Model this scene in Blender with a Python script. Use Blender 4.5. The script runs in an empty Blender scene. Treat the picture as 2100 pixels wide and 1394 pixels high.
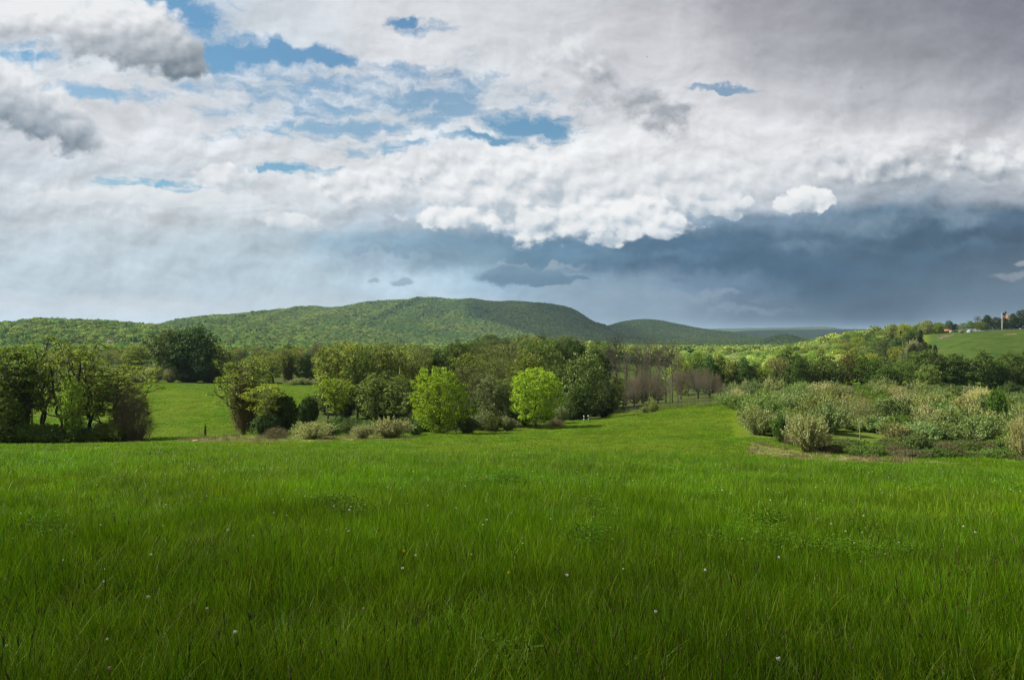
import bpy, math, random
import numpy as np
from mathutils import Vector

# ------------------------------------------------------------------ camera, exposure, sun
F = 1633.33          # focal length in pixels of the 2100 px wide photograph (28 mm lens)
HR = 690.0           # row of the true horizon in the photograph
sc = bpy.context.scene
root = sc.collection
rng = np.random.default_rng(11)
random.seed(11)

cam = bpy.data.cameras.new('camera')
cam.lens = 28.0
cam.sensor_width = 36.0
cam.shift_y = -(697.0 - HR) / 2100.0
cam.clip_start = 0.1
cam.clip_end = 60000.0
cam_ob = bpy.data.objects.new('camera', cam)
cam_ob.location = (0, 0, 0)
cam_ob.rotation_euler = (math.radians(90), 0, 0)
root.objects.link(cam_ob)
sc.camera = cam_ob

sc.view_settings.view_transform = 'Standard'
sc.view_settings.look = 'None'
sc.view_settings.exposure = 1.0
sc.view_settings.gamma = 1.0
EXPO = 2.0 ** sc.view_settings.exposure

SUN_AZ = -78.0       # degrees from the view direction, negative = to the left
SUN_EL = 44.0
S = Vector((math.sin(math.radians(SUN_AZ)) * math.cos(math.radians(SUN_EL)),
            math.cos(math.radians(SUN_AZ)) * math.cos(math.radians(SUN_EL)),
            math.sin(math.radians(SUN_EL))))
sl = bpy.data.lights.new('sun', 'SUN')
sl.energy = 5.0
sl.angle = math.radians(0.53)
sl.color = (1.0, 0.95, 0.86)
sun_ob = bpy.data.objects.new('sun', sl)
sun_ob.rotation_euler = S.to_track_quat('Z', 'Y').to_euler()
root.objects.link(sun_ob)

cy = sc.cycles
cy.use_denoising = True
try:
    cy.denoiser = 'OPENIMAGEDENOISE'
    cy.denoising_input_passes = 'RGB_ALBEDO_NORMAL'
    cy.denoising_prefilter = 'ACCURATE'
except Exception:
    pass
sc.render.filter_size = 1.3
cy.pixel_filter_type = 'BLACKMAN_HARRIS'
cy.filter_width = 1.3
cy.max_bounces = 6
cy.diffuse_bounces = 3
cy.glossy_bounces = 2
cy.transmission_bounces = 3
cy.transparent_max_bounces = 8
cy.volume_bounces = 0
cy.caustics_reflective = False
cy.caustics_refractive = False
cy.use_adaptive_sampling = True
cy.adaptive_threshold = 0.008
cy.sample_clamp_indirect = 4.0


# ------------------------------------------------------------------ small node language
class NT:
    def __init__(self, tree):
        self.t = tree
        self.n = tree.nodes
        self.l = tree.links

    def new(self, typ, **kw):
        n = self.n.new(typ)
        for k, v in kw.items():
            setattr(n, k, v)
        return n

    def put(self, sock, v):
        if hasattr(v, 'is_output'):
            self.l.new(v, sock)
        elif v is not None:
            sock.default_value = v

    def m(self, op, a, b=None, c=None, clamp=False):
        n = self.new('ShaderNodeMath', operation=op)
        n.use_clamp = clamp
        self.put(n.inputs[0], a)
        if b is not None:
            self.put(n.inputs[1], b)
        if c is not None:
            self.put(n.inputs[2], c)
        return n.outputs[0]

    def v(self, op, a, b=None, c=None):
        n = self.new('ShaderNodeVectorMath', operation=op)
        self.put(n.inputs[0], a)
        if b is not None:
            self.put(n.inputs[1], b)
        if c is not None:
            self.put(n.inputs[2], c)
        return n.outputs['Value'] if op in ('LENGTH', 'DOT_PRODUCT', 'DISTANCE') else n.outputs[0]

    def ss(self, x, a, b, lo=0.0, hi=1.0):
        n = self.new('ShaderNodeMapRange', interpolation_type='SMOOTHSTEP')
        self.put(n.inputs[0], x)
        self.put(n.inputs[1], a)
        self.put(n.inputs[2], b)
        self.put(n.inputs[3], lo)
        self.put(n.inputs[4], hi)
        return n.outputs[0]

    def lin(self, x, a, b, lo=0.0, hi=1.0):
        n = self.new('ShaderNodeMapRange')
        self.put(n.inputs[0], x)
        self.put(n.inputs[1], a)
        self.put(n.inputs[2], b)
        self.put(n.inputs[3], lo)
        self.put(n.inputs[4], hi)
        return n.outputs[0]

    def mix(self, f, a, b, blend='MIX'):
        n = self.new('ShaderNodeMix', data_type='RGBA', blend_type=blend)
        self.put(n.inputs[0], f)
        self.put(n.inputs[6], a)
        self.put(n.inputs[7], b)
        return n.outputs[2]

    def comb(self, x, y, z=0.0):
        n = self.new('ShaderNodeCombineXYZ')
        self.put(n.inputs[0], x)
        self.put(n.inputs[1], y)
        self.put(n.inputs[2], z)
        return n.outputs[0]

    def noise(self, vec, scale, detail=4.0, rough=0.5, lac=2.0, dist=0.0, dim='3D', typ='FBM', color=False):
        n = self.new('ShaderNodeTexNoise', noise_dimensions=dim)
        try:
            n.noise_type = typ
        except Exception:
            pass
        self.put(n.inputs['Vector'], vec)
        self.put(n.inputs['Scale'], scale)
        self.put(n.inputs['Detail'], detail)
        self.put(n.inputs['Roughness'], rough)
        self.put(n.inputs['Lacunarity'], lac)
        self.put(n.inputs['Distortion'], dist)
        return n.outputs['Color'] if color else n.outputs[0]

    def ramp(self, fac, stops, interp='LINEAR'):
        n = self.new('ShaderNodeValToRGB')
        cr = n.color_ramp
        cr.interpolation = interp
        while len(cr.elements) < len(stops):
            cr.elements.new(0.5)
        for e, (p, c) in zip(cr.elements, stops):
            e.position = p
        for e, (p, c) in zip(cr.elements, stops):
            e.color = (*c, 1.0) if len(c) == 3 else c
        self.put(n.inputs[0], fac)
        return n.outputs[0]


def lin1(v):
    v = v / 255.0
    return v / 12.92 if v <= 0.04045 else ((v + 0.055) / 1.055) ** 2.4


def rgb(r, g, b, k=1.0):
    return (lin1(r) * k, lin1(g) * k, lin1(b) * k, 1.0)
# ------------------------------------------------------------------ world: sky and clouds at infinity
def build_world():
    w = bpy.data.worlds.new('World')
    sc.world = w
    w.use_nodes = True
    t = NT(w.node_tree)
    t.n.clear()
    K = 1.0 / EXPO

    def C(r, g, b):
        return rgb(r, g, b, K)
    tc = t.new('ShaderNodeTexCoord').outputs['Generated']
    sep = t.new('ShaderNodeSeparateXYZ')
    t.put(sep.inputs[0], tc)
    X, Y, Z = sep.outputs
    yc = t.m('MAXIMUM', Y, 0.30)
    # direction on a plane a unit ahead, counted in units of 100 photo pixels (a map of the sky, not of the screen)
    U = t.m('MULTIPLY_ADD', t.m('DIVIDE', X, yc), F / 100.0, 10.5)
    V = t.m('MULTIPLY_ADD', t.m('DIVIDE', Z, yc), -F / 100.0, HR / 100.0)
    P = t.comb(U, V)

    # blue of the clear sky
    sky = t.new('ShaderNodeTexSky', sky_type='NISHITA')
    sky.sun_disc = False
    sky.sun_elevation = math.radians(SUN_EL)
    sky.sun_rotation = math.radians(SUN_AZ)
    sky.air_density = 1.3
    sky.dust_density = 0.6
    blue = t.mix(1.0, t.v('SCALE', sky.outputs[0], None), (0.62, 1.0, 1.17, 1), 'MULTIPLY')
    blue.node.inputs[6].links[0].from_node.inputs[3].default_value = 0.040

    # warps and relief shared by all layers
    W1 = t.noise(P, 0.42, 5.0, 0.55, color=True, dim='2D')
    W1c = t.v('SUBTRACT', W1, (0.5, 0.5, 0.5))
    W2 = t.noise(t.v('ADD', P, (31.0, 17.0, 0)), 1.5, 6.0, 0.6, color=True, dim='2D')
    W2c = t.v('SUBTRACT', W2, (0.5, 0.5, 0.5))
    Pw = t.v('MULTIPLY_ADD', W1c, (1.3, 0.8, 0), P)
    Pw = t.v('MULTIPLY_ADD', W2c, (0.55, 0.4, 0), Pw)
    sp = t.new('ShaderNodeSeparateXYZ')
    t.put(sp.inputs[0], Pw)
    Uw, Vw = sp.outputs[0], sp.outputs[1]

    # ---- broad colours of the cloud deck, row by row
    rows = SKY_ROWS
    tu = t.lin(Uw, -2.0, 23.0)
    acc = None
    prev = None
    for (v, stops) in rows:
        col = t.ramp(tu, [((u / 100.0 + 2.0) / 25.0, C(*c)[:3]) for (u, c) in stops], 'EASE')
        if acc is None:
            acc = col
        else:
            acc = t.mix(t.ss(Vw, prev / 100.0, v / 100.0), acc, col)
        prev = v

    # ---- billow relief: bright on the upper left, dark on the lower right of every lump
    def billow(vec):
        a = t.noise(vec, 0.72, 5.0, 0.47, 2.1, dim='2D')
        return a
    Pr = t.v('MULTIPLY_ADD', W1c, (0.9, 0.9, 0), t.v('MULTIPLY', P, (1.0, 1.45, 1.0)))
    N0 = billow(Pr)
    N1 = billow(t.v('ADD', Pr, (-0.16, -0.30, 0)))
    R = t.m('SUBTRACT', N0, N1)                       # >0: faces the light
    Nf0 = t.noise(Pr, 2.4, 5.0, 0.52, 2.2, dim='2D')
    Nf1 = t.noise(t.v('ADD', Pr, (-0.07, -0.12, 0)), 2.4, 5.0, 0.52, 2.2, dim='2D')
    Rf = t.m('SUBTRACT', Nf0, Nf1)
    Rt = t.m('MULTIPLY_ADD', Rf, 0.38, R)
    # cauliflower lumps for the cumulus
    def puff(vec):
        n = t.new('ShaderNodeTexVoronoi', voronoi_dimensions='2D', feature='SMOOTH_F1')
        n.normalize = True
        t.put(n.inputs['Vector'], vec)
        t.put(n.inputs['Scale'], 1.9)
        t.put(n.inputs['Detail'], 1.6)
        t.put(n.inputs['Roughness'], 0.42)
        t.put(n.inputs['Lacunarity'], 2.3)
        t.put(n.inputs['Smoothness'], 0.35)
        return n.outputs['Distance']
    Pb = t.v('MULTIPLY_ADD', W2c, (0.35, 0.35, 0), t.v('MULTIPLY', P, (1.0, 1.25, 1.0)))
    B0 = puff(Pb)
    B1 = puff(t.v('ADD', Pb, (-0.10, -0.17, 0)))
    Rb = t.m('SUBTRACT', B1, B0)
    Rb = t.m('MULTIPLY_ADD', R, 0.6, Rb)
    amt = t.ramp(t.lin(V, -8.0, 8.0), [(0.0, (0.2,) * 3), (0.50, (0.22,) * 3), (0.64, (0.30,) * 3), (0.70, (0.40,) * 3), (0.77, (0.46,) * 3), (0.80, (0.36,) * 3),
                                       (0.845, (0.36,) * 3), (0.89, (0.22,) * 3), (0.93, (0.10,) * 3), (1.0, (0.05,) * 3)])
    gain = t.m('MULTIPLY_ADD', t.m('MULTIPLY', Rt, amt), 2.0, 1.0)
    gain = t.m('MINIMUM', t.m('MAXIMUM', gain, 0.55), 1.28)
    acc = t.v('SCALE', acc, None)
    t.put(acc.node.inputs[3], gain)

    # ---- blue gaps between the high clouds: broken by a small-grained altocumulus
    def field(ells, src):
        f = None
        for (cx, cyy, rx, ry) in ells:
            d = t.v('LENGTH', t.v('MULTIPLY_ADD', src, (100.0 / rx, 100.0 / ry, 0.0), (-cx / rx, -cyy / ry, 0.0)))
            f = d if f is None else t.m('SMOOTH_MIN', f, d, 0.35)
        return t.m('SUBTRACT', 1.0, f)

    zc = t.m('ADD', t.m('MAXIMUM', Z, 0.0), 0.07)
    Q = t.comb(t.m('DIVIDE', X, zc), t.m('DIVIDE', Y, zc))
    Qw = t.v('MULTIPLY_ADD', W2c, (0.16, 0.16, 0), Q)
    Ac = t.m('MULTIPLY_ADD', t.noise(t.v('MULTIPLY', Qw, (1.0, 0.8, 1.0)), 9.0, 5.0, 0.55, 2.1, dim='2D'), 0.75, t.m('MULTIPLY', t.noise(Qw, 2.6, 4.0, 0.5, dim='2D'), 0.55))
    Pg = t.v('MULTIPLY_ADD', W1c, (1.0, 0.8, 0), P)
    Pg = t.v('MULTIPLY_ADD', W2c, (0.7, 0.5, 0), Pg)
    acr = t.m('SUBTRACT', Ac, 0.65)
    gap = field(SKY_GAPS, Pg)
    ga = t.ss(t.m('MULTIPLY_ADD', acr, -5.4, t.m('MULTIPLY', gap, 1.0)), -0.30, 1.35)
    ga = t.m('MULTIPLY', ga, t.ss(gap, -0.6, 0.1, 0.0, 0.8))
    clear = field(SKY_CLEAR, Pg)
    gc = t.ss(t.m('MULTIPLY_ADD', acr, -3.2, t.m('MULTIPLY', clear, 1.6)), -0.35, 1.0)
    ga = t.m('MAXIMUM', ga, gc)
    acc = t.mix(t.m('MULTIPLY', ga, 0.97), acc, blue)

    # ---- separate clouds in front of the deck
    for c in SKY_CLOUDS:
        src = t.v('MULTIPLY_ADD', W2c, (c['w'] * 1.3, c['w'] * 1.1, 0), P)
        f = field(c['e'], src)
        f = t.m('MULTIPLY_ADD', t.m('SUBTRACT', N0, 0.5), c.get('n', 1.0), f)
        f = t.m('MULTIPLY_ADD', t.m('SUBTRACT', Nf0, 0.5), c.get('nf', 0.5), f)
        f = t.m('MULTIPLY_ADD', t.m('SUBTRACT', 0.42, B0), c.get('p', 1.0), f)
        a = t.m('MULTIPLY', t.ss(f, 0.0, c.get('s', 0.25)), c.get('a', 1.0))
        (v0, v1) = c['vr']
        g = t.lin(V, v0 / 100.0, v1 / 100.0, 0.92, 0.0)
        g.node.clamp = False
        if 'tilt' in c:
            u0, sl_ = c['tilt']
            g = t.m('MULTIPLY_ADD', t.m('SUBTRACT', U, u0 / 100.0), sl_, g)
        sh = t.m('MULTIPLY_ADD', Rb, c.get('k', 1.0), g)
        if 'core' in c:
            sh = t.m('MULTIPLY_ADD', t.m('MAXIMUM', f, 0.0), -c['core'], sh)
        col = t.ramp(sh, [(0.0, C(*c['d'])[:3]), (0.5, C(*c['m'])[:3]), (1.0, C(*c['b'])[:3])])
        acc = t.mix(a, acc, col)

    bg = t.new('ShaderNodeBackground')
    t.put(bg.inputs[0], acc)
    bg.inputs[1].default_value = 1.0
    out = t.new('ShaderNodeOutputWorld')
    t.l.new(bg.outputs[0], out.inputs[0])
    w.cycles.sampling_method = 'MANUAL'
    w.cycles.sample_map_resolution = 512


SKY_ROWS = [
    (-2500, [(0, (190, 196, 205)), (2100, (150, 154, 164))]),
    (-400, [(0, (200, 205, 212)), (1000, (196, 199, 206)), (2100, (128, 130, 140))]),
    (0, [(-150, (214, 217, 222)), (250, (226, 228, 231)), (420, (196, 208, 220)), (560, (206, 212, 220)), (800, (218, 220, 224)), (1100, (206, 208, 213)),
         (1350, (192, 193, 199)), (1550, (164, 164, 171)), (1800, (140, 141, 150)), (2100, (128, 130, 140))]),
    (110, [(-150, (200, 210, 220)), (300, (214, 220, 226)), (600, (208, 216, 224)), (850, (220, 222, 226)), (1100, (212, 215, 219)), (1350, (206, 207, 212)),
           (1600, (172, 173, 180)), (1850, (152, 153, 161)), (2100, (142, 144, 153))]),
    (200, [(-150, (208, 214, 221)), (300, (216, 219, 224)), (600, (206, 215, 224)), (900, (206, 215, 224)), (1200, (216, 218, 222)), (1450, (214, 215, 219)),
           (1700, (196, 197, 203)), (1900, (178, 179, 186)), (2100, (168, 170, 178))]),
    (285, [(-150, (206, 212, 219)), (250, (217, 220, 225)), (600, (216, 220, 225)), (900, (214, 220, 226)), (1100, (230, 232, 234)), (1450, (228, 228, 231)),
           (1750, (222, 222, 225)), (2100, (204, 204, 209))]),
    (345, [(-150, (200, 208, 216)), (250, (206, 213, 220)), (500, (210, 216, 222)), (700, (226, 228, 231)), (950, (234, 235, 237)), (1250, (230, 231, 233)), (1500, (222, 223, 226)),
           (1750, (214, 216, 220)), (1900, (196, 199, 205)), (2100, (200, 202, 208))]),
    (400, [(-150, (202, 209, 216)), (200, (212, 217, 222)), (500, (214, 219, 224)), (800, (210, 216, 221)), (1000, (222, 225, 228)), (1300, (224, 226, 229)), (1500, (206, 211, 217)),
           (1700, (180, 188, 197)), (1880, (156, 168, 180)), (2100, (164, 172, 182))]),
    (450, [(-150, (195, 204, 212)), (250, (203, 209, 215)), (600, (201, 209, 215)), (850, (179, 194, 207)), (1100, (170, 186, 201)), (1350, (153, 173, 191)), (1550, (120, 144, 165)),
           (1750, (105, 130, 151)), (1950, (83, 108, 131)), (2100, (79, 103, 125))]),
    (500, [(-150, (191, 203, 212)), (250, (193, 205, 213)), (550, (185, 200, 210)), (700, (150, 177, 195)), (900, (124, 155, 176)), (1100, (101, 134, 160)), (1400, (78, 111, 137)),
           (1650, (80, 107, 131)), (1900, (65, 90, 111)), (2100, (63, 85, 106))]),
    (545, [(-150, (189, 202, 211)), (250, (189, 203, 212)), (550, (181, 198, 209)), (750, (162, 184, 200)), (950, (133, 161, 180)), (1150, (94, 127, 152)), (1350, (74, 104, 131)),
           (1600, (64, 94, 119)), (1850, (67, 92, 115)), (2100, (78, 99, 118))]),
    (585, [(-150, (187, 200, 209)), (250, (187, 201, 210)), (600, (179, 196, 207)), (850, (188, 211, 226)), (1050, (149, 177, 198)), (1250, (138, 162, 181)), (1450, (105, 132, 157)),
           (1650, (70, 96, 119)), (1900, (71, 94, 115)), (2100, (83, 104, 122))]),
    (625, [(-150, (199, 208, 215)), (250, (201, 208, 214)), (600, (189, 201, 209)), (900, (182, 200, 212)), (1150, (149, 173, 190)), (1350, (132, 154, 173)), (1550, (95, 116, 137)),
           (1800, (72, 93, 113)), (2100, (83, 102, 120))]),
    (690, [(-150, (197, 207, 215)), (250, (195, 205, 213)), (600, (185, 198, 207)), (1000, (162, 184, 199)), (1350, (149, 170, 185)), (1550, (114, 134, 152)), (1800, (89, 111, 130)),
           (2100, (95, 112, 129))]),
    (760, [(-150, (120, 135, 120)), (2100, (90, 105, 95))]),
]

SKY_CLEAR = [(350, 5, 70, 44), (405, 55, 92, 56), (450, 115, 100, 60), (560, 124, 130, 28), (665, 122, 70, 18), (1100, 258, 115, 36), (1000, 288, 100, 16), (55, 118, 80, 18),
             (340, 378, 80, 13), (850, 45, 40, 14), (600, 348, 90, 10)]
SKY_GAPS = [(215, 195, 130, 16), (870, 60, 60, 26), (820, 305, 120, 14), (620, 345, 110, 16), (720, 190, 380, 60), (900, 225, 260, 40), (1490, 183, 80, 6), (40, 90, 60, 16), (660, 255, 240, 30), (330, 378, 140, 22)]

SKY_CLOUDS = [
    # long cumulus with a grey foot, upper corner
    dict(e=[(60, 30, 170, 66), (215, 52, 125, 74), (300, 78, 95, 66), (375, 118, 56, 46)], w=0.4, n=0.5, nf=0.6, p=1.1, s=0.5, vr=(34, 146), k=0.65,
         d=(116, 129, 140), m=(182, 188, 195), b=(236, 237, 239)),
    dict(e=[(20, 180, 90, 76), (85, 232, 82, 66), (150, 272, 64, 48)], w=0.4, n=0.5, nf=0.6, p=1.0, s=0.5, vr=(180, 305), tilt=(80, 0.26), k=0.65,
         d=(100, 118, 133), m=(170, 179, 188), b=(234, 236, 239)),
    # grey cloud high in the middle
    dict(e=[(1180, 130, 90, 62), (1240, 160, 85, 72), (1310, 205, 80, 48), (1372, 242, 58, 40)], w=0.9, n=1.2, nf=1.2, p=1.2, s=1.1, vr=(70, 250), tilt=(1200, -0.26), k=1.6,
         d=(156, 162, 169), m=(192, 196, 202), b=(230, 231, 234), a=0.92),
    # bank of bright cumulus
    dict(e=[(980, 370, 210, 56), (1200, 395, 240, 56), (760, 376, 140, 44), (1400, 400, 130, 50), (1080, 345, 130, 40)], w=0.45, n=0.8, nf=0.7, p=1.2, s=0.55, vr=(290, 500), k=1.9,
         d=(178, 190, 200), m=(220, 223, 227), b=(243, 244, 245), a=0.9),
    dict(e=[(445, 356, 52, 26), (490, 372, 55, 24)], w=0.3, n=0.5, nf=0.5, p=1.0, s=0.35, vr=(320, 408), k=1.8, d=(196, 203, 210), m=(220, 224, 228), b=(241, 242, 243)),
    dict(e=[(285, 394, 46, 13), (170, 402, 110, 16), (400, 408, 130, 16)], w=0.25, n=0.5, nf=0.3, p=0.7, s=0.35, vr=(372, 436), k=1.0, d=(206, 213, 219), m=(222, 226, 229), b=(238, 239, 241), a=0.85),
    dict(e=[(1725, 340, 60, 40), (1850, 352, 110, 38), (2010, 335, 110, 54)], w=0.45, n=0.8, nf=0.7, p=1.2, s=0.6, vr=(295, 405), k=1.8,
         d=(146, 157, 168), m=(198, 203, 208), b=(238, 239, 240), a=0.85),
    dict(e=[(1500, 350, 190, 40), (1350, 370, 150, 40), (1640, 380, 60, 20)], w=0.45, n=0.8, nf=0.6, p=1.2, s=0.6, vr=(300, 440), k=1.7,
         d=(186, 194, 202), m=(220, 223, 226), b=(238, 239, 240), a=0.7),
    dict(e=[(1085, 458, 70, 36), (1190, 452, 90, 40), (1300, 450, 80, 42), (1370, 458, 44, 34), (930, 445, 90, 22), (1240, 495, 56, 16)], w=0.42, n=0.5, nf=1.1, p=1.7, s=0.55, vr=(415, 525), k=1.9,
         d=(178, 192, 203), m=(224, 228, 231), b=(244, 244, 244)),
    dict(e=[(1660, 410, 46, 24), (1615, 418, 34, 14), (1690, 416, 26, 16)], w=0.32, n=0.3, nf=0.7, p=1.2, s=0.3, vr=(388, 446), k=1.8, d=(190, 200, 208), m=(228, 231, 233), b=(242, 242, 242)),
    dict(e=[(1470, 428, 34, 16), (1502, 438, 22, 12), (1535, 414, 16, 8)], w=0.32, n=0.4, nf=0.7, p=1.0, s=0.4, vr=(405, 456), k=1.7, d=(176, 189, 200), m=(210, 216, 222), b=(234, 236, 238), a=0.9),
    dict(e=[(600, 456, 60, 16), (650, 462, 22, 12), (560, 446, 40, 12)], w=0.35, n=0.5, nf=0.7, p=1.0, s=0.4, vr=(432, 482), k=1.7, d=(190, 202, 211), m=(214, 220, 225), b=(234, 236, 238), a=0.85),
    # paler lumps inside the storm cloud
    dict(e=[(1780, 470, 120, 26), (1960, 440, 120, 30), (1640, 505, 110, 20)], w=0.5, n=1.2, nf=0.5, p=0.8, s=1.0, vr=(430, 540), k=0.6, d=(96, 122, 144), m=(122, 146, 165), b=(150, 168, 183), a=0.55),
    # ragged layers of the storm cloud's foot, and the paler rain haze below it
    dict(e=[(1900, 512, 260, 24), (1620, 548, 260, 15)], w=0.9, n=1.6, nf=0.6, p=0.6, s=1.0, vr=(480, 580), k=0.5, d=(62, 92, 117), m=(70, 100, 125), b=(92, 121, 144), a=0.6),
    dict(e=[(1180, 530, 330, 18), (860, 512, 200, 13)], w=0.8, n=1.6, nf=0.6, p=0.6, s=1.0, vr=(490, 560), k=0.5, d=(92, 128, 152), m=(104, 139, 161), b=(130, 160, 178), a=0.5),
    dict(e=[(1330, 604, 270, 14), (1080, 548, 160, 8), (1480, 640, 200, 12)], w=0.8, n=1.5, nf=0.6, p=0.6, s=1.0, vr=(540, 660), k=0.5, d=(134, 154, 170), m=(148, 165, 178), b=(168, 178, 186), a=0.5),
    # scraps under the storm cloud
    dict(e=[(1060, 568, 95, 24), (1130, 576, 60, 13), (1190, 572, 18, 5)], w=0.25, n=0.6, nf=0.6, p=0.4, s=0.35, vr=(545, 600), k=0.6, d=(90, 121, 145), m=(98, 129, 152), b=(118, 147, 168), a=0.9),
    dict(e=[(825, 578, 34, 8), (768, 578, 14, 6)], w=0.25, n=0.5, nf=0.8, p=0.3, s=0.5, vr=(565, 592), k=0.6, d=(132, 156, 173), m=(138, 162, 178), b=(150, 172, 186), a=0.8),
    dict(e=[(1395, 572, 26, 7), (1520, 588, 30, 7), (1545, 608, 18, 5)], w=0.25, n=0.5, nf=0.8, p=0.3, s=0.6, vr=(560, 600), k=0.6, d=(96, 121, 142), m=(100, 125, 146), b=(112, 136, 155), a=0.7),
    dict(e=[(2095, 543, 26, 9), (2080, 566, 50, 10)], w=0.3, n=0.6, nf=0.6, p=0.5, s=0.5, vr=(530, 580), k=0.6, d=(140, 146, 156), m=(165, 168, 174), b=(205, 197, 195), a=0.5),
]
build_world()


# ------------------------------------------------------------------ mesh helpers
def mesh_np(name, V, polys, mats=(), pmat=None, smooth=False, attrs=None):
    """V (n,3); polys: list of int arrays (m,k), each with its own k."""
    me = bpy.data.meshes.new(name)
    V = np.asarray(V, dtype=np.float32)
    me.vertices.add(len(V))
    me.vertices.foreach_set('co', V.ravel())
    polys = [np.asarray(p, dtype=np.int32) for p in polys if len(p)]
    if polys:
        lv = np.concatenate([p.ravel() for p in polys])
        sizes = np.concatenate([np.full(len(p), p.shape[1], dtype=np.int32) for p in polys])
        starts = np.concatenate([[0], np.cumsum(sizes)[:-1]]).astype(np.int32)
        me.loops.add(len(lv))
        me.loops.foreach_set('vertex_index', lv)
        me.polygons.add(len(sizes))
        me.polygons.foreach_set('loop_start', starts)
        me.polygons.foreach_set('loop_total', sizes)
        if smooth:
            me.polygons.foreach_set('use_smooth', np.ones(len(sizes), dtype=bool))
    for m in mats:
        me.materials.append(m)
    if pmat is not None:
        me.polygons.foreach_set('material_index', np.asarray(pmat, dtype=np.int32))
    for k, v in (attrs or {}).items():
        v = np.asarray(v)
        typ = 'FLOAT_VECTOR' if v.ndim == 2 else ('INT' if v.dtype.kind == 'i' else 'FLOAT')
        a = me.attributes.new(k, typ, 'POINT')
        if typ == 'FLOAT_VECTOR':
            a.data.foreach_set('vector', v.astype(np.float32).ravel())
        else:
            a.data.foreach_set('value', v.ravel())
    me.update(calc_edges=True)
    return me


def ob(name, me, parent=None, link=True):
    o = bpy.data.objects.new(name, me)
    if link:
        root.objects.link(o)
    if parent is not None:
        o.parent = parent
    return o


def tag(o, label=None, cat=None, group=None, kind=None):
    if label:
        o['label'] = label
    if cat:
        o['category'] = cat
    if group:
        o['group'] = group
    if kind:
        o['kind'] = kind
    return o


def empty(name, loc, rz=0.0):
    o = bpy.data.objects.new(name, None)
    o.empty_display_size = 0.3
    o.location = loc
    o.rotation_euler = (0, 0, rz)
    root.objects.link(o)
    return o


def norm(a):
    return a / np.maximum(np.linalg.norm(a, axis=-1, keepdims=True), 1e-9)


class Geo:
    """collects vertices and faces of one mesh"""
    def __init__(self):
        self.V, self.Q, self.T, self.n = [], [], [], 0
        self.mq, self.mt = [], []

    def add(self, V, Q=None, T=None, m=0):
        V = np.asarray(V, dtype=float).reshape(-1, 3)
        self.V.append(V)
        if Q is not None and len(Q):
            self.Q.append(np.asarray(Q) + self.n)
            self.mq += [m] * len(Q)
        if T is not None and len(T):
            self.T.append(np.asarray(T) + self.n)
            self.mt += [m] * len(T)
        self.n += len(V)

    def box(self, c, s, rz=0.0, m=0, top=1.0):
        x, y, z = s[0] / 2, s[1] / 2, s[2]
        v = np.array([[-x, -y, 0], [x, -y, 0], [x, y, 0], [-x, y, 0], [-x * top, -y * top, z], [x * top, -y * top, z], [x * top, y * top, z], [-x * top, y * top, z]])
        ca, sa = math.cos(rz), math.sin(rz)
        v = np.stack([v[:, 0] * ca - v[:, 1] * sa, v[:, 0] * sa + v[:, 1] * ca, v[:, 2]], 1) + np.asarray(c)
        self.add(v, [[0, 3, 2, 1], [4, 5, 6, 7], [0, 1, 5, 4], [1, 2, 6, 5], [2, 3, 7, 6], [3, 0, 4, 7]], m=m)

    def tubes(self, P0, P1, R0, R1, k=5, m=0):
        P0, P1 = np.asarray(P0, float), np.asarray(P1, float)
        n = len(P0)
        if n == 0:
            return
        d = norm(P1 - P0)
        h = np.where(np.abs(d[:, 2:3]) > 0.9, np.array([[1.0, 0, 0]]), np.array([[0, 0, 1.0]]))
        a = norm(np.cross(d, h))
        b = np.cross(d, a)
        ang = np.arange(k) * 2 * math.pi / k
        ring = a[:, None, :] * np.cos(ang)[None, :, None] + b[:, None, :] * np.sin(ang)[None, :, None]
        R0 = np.broadcast_to(np.asarray(R0, float), (n,))
        R1 = np.broadcast_to(np.asarray(R1, float), (n,))
        V = np.concatenate([P0[:, None, :] + ring * R0[:, None, None], P1[:, None, :] + ring * R1[:, None, None]], 1)
        i = np.arange(k)
        q = np.stack([i, (i + 1) % k, (i + 1) % k + k, i + k], 1)
        Q = (q[None] + (np.arange(n) * 2 * k)[:, None, None]).reshape(-1, 4)
        self.add(V.reshape(-1, 3), Q, m=m)

    def lathe(self, prof, c=(0, 0, 0), k=10, m=0):
        prof = np.asarray(prof, float)
        ang = np.arange(k) * 2 * math.pi / k
        V = np.stack([prof[:, None, 0] * np.cos(ang), prof[:, None, 0] * np.sin(ang), np.repeat(prof[:, None, 1], k, 1)], 2)
        n = len(prof)
        Q = [[a * k + i, a * k + (i + 1) % k, (a + 1) * k + (i + 1) % k, (a + 1) * k + i] for a in range(n - 1) for i in range(k)]
        self.add(V.reshape(-1, 3) + np.asarray(c), Q, m=m)

    def mesh(self, name, mats=(), smooth=False, attrs=None):
        V = np.concatenate(self.V) if self.V else np.zeros((0, 3))
        P = []
        if self.Q:
            P.append(np.concatenate(self.Q))
        if self.T:
            P.append(np.concatenate(self.T))
        return mesh_np(name, V, P, mats, self.mq + self.mt if len(mats) > 1 else None, smooth, attrs)


# ------------------------------------------------------------------ materials
def new_mat(name):
    m = bpy.data.materials.new(name)
    m.use_nodes = True
    t = NT(m.node_tree)
    t.n.clear()
    out = t.new('ShaderNodeOutputMaterial')
    return m, t, out


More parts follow.
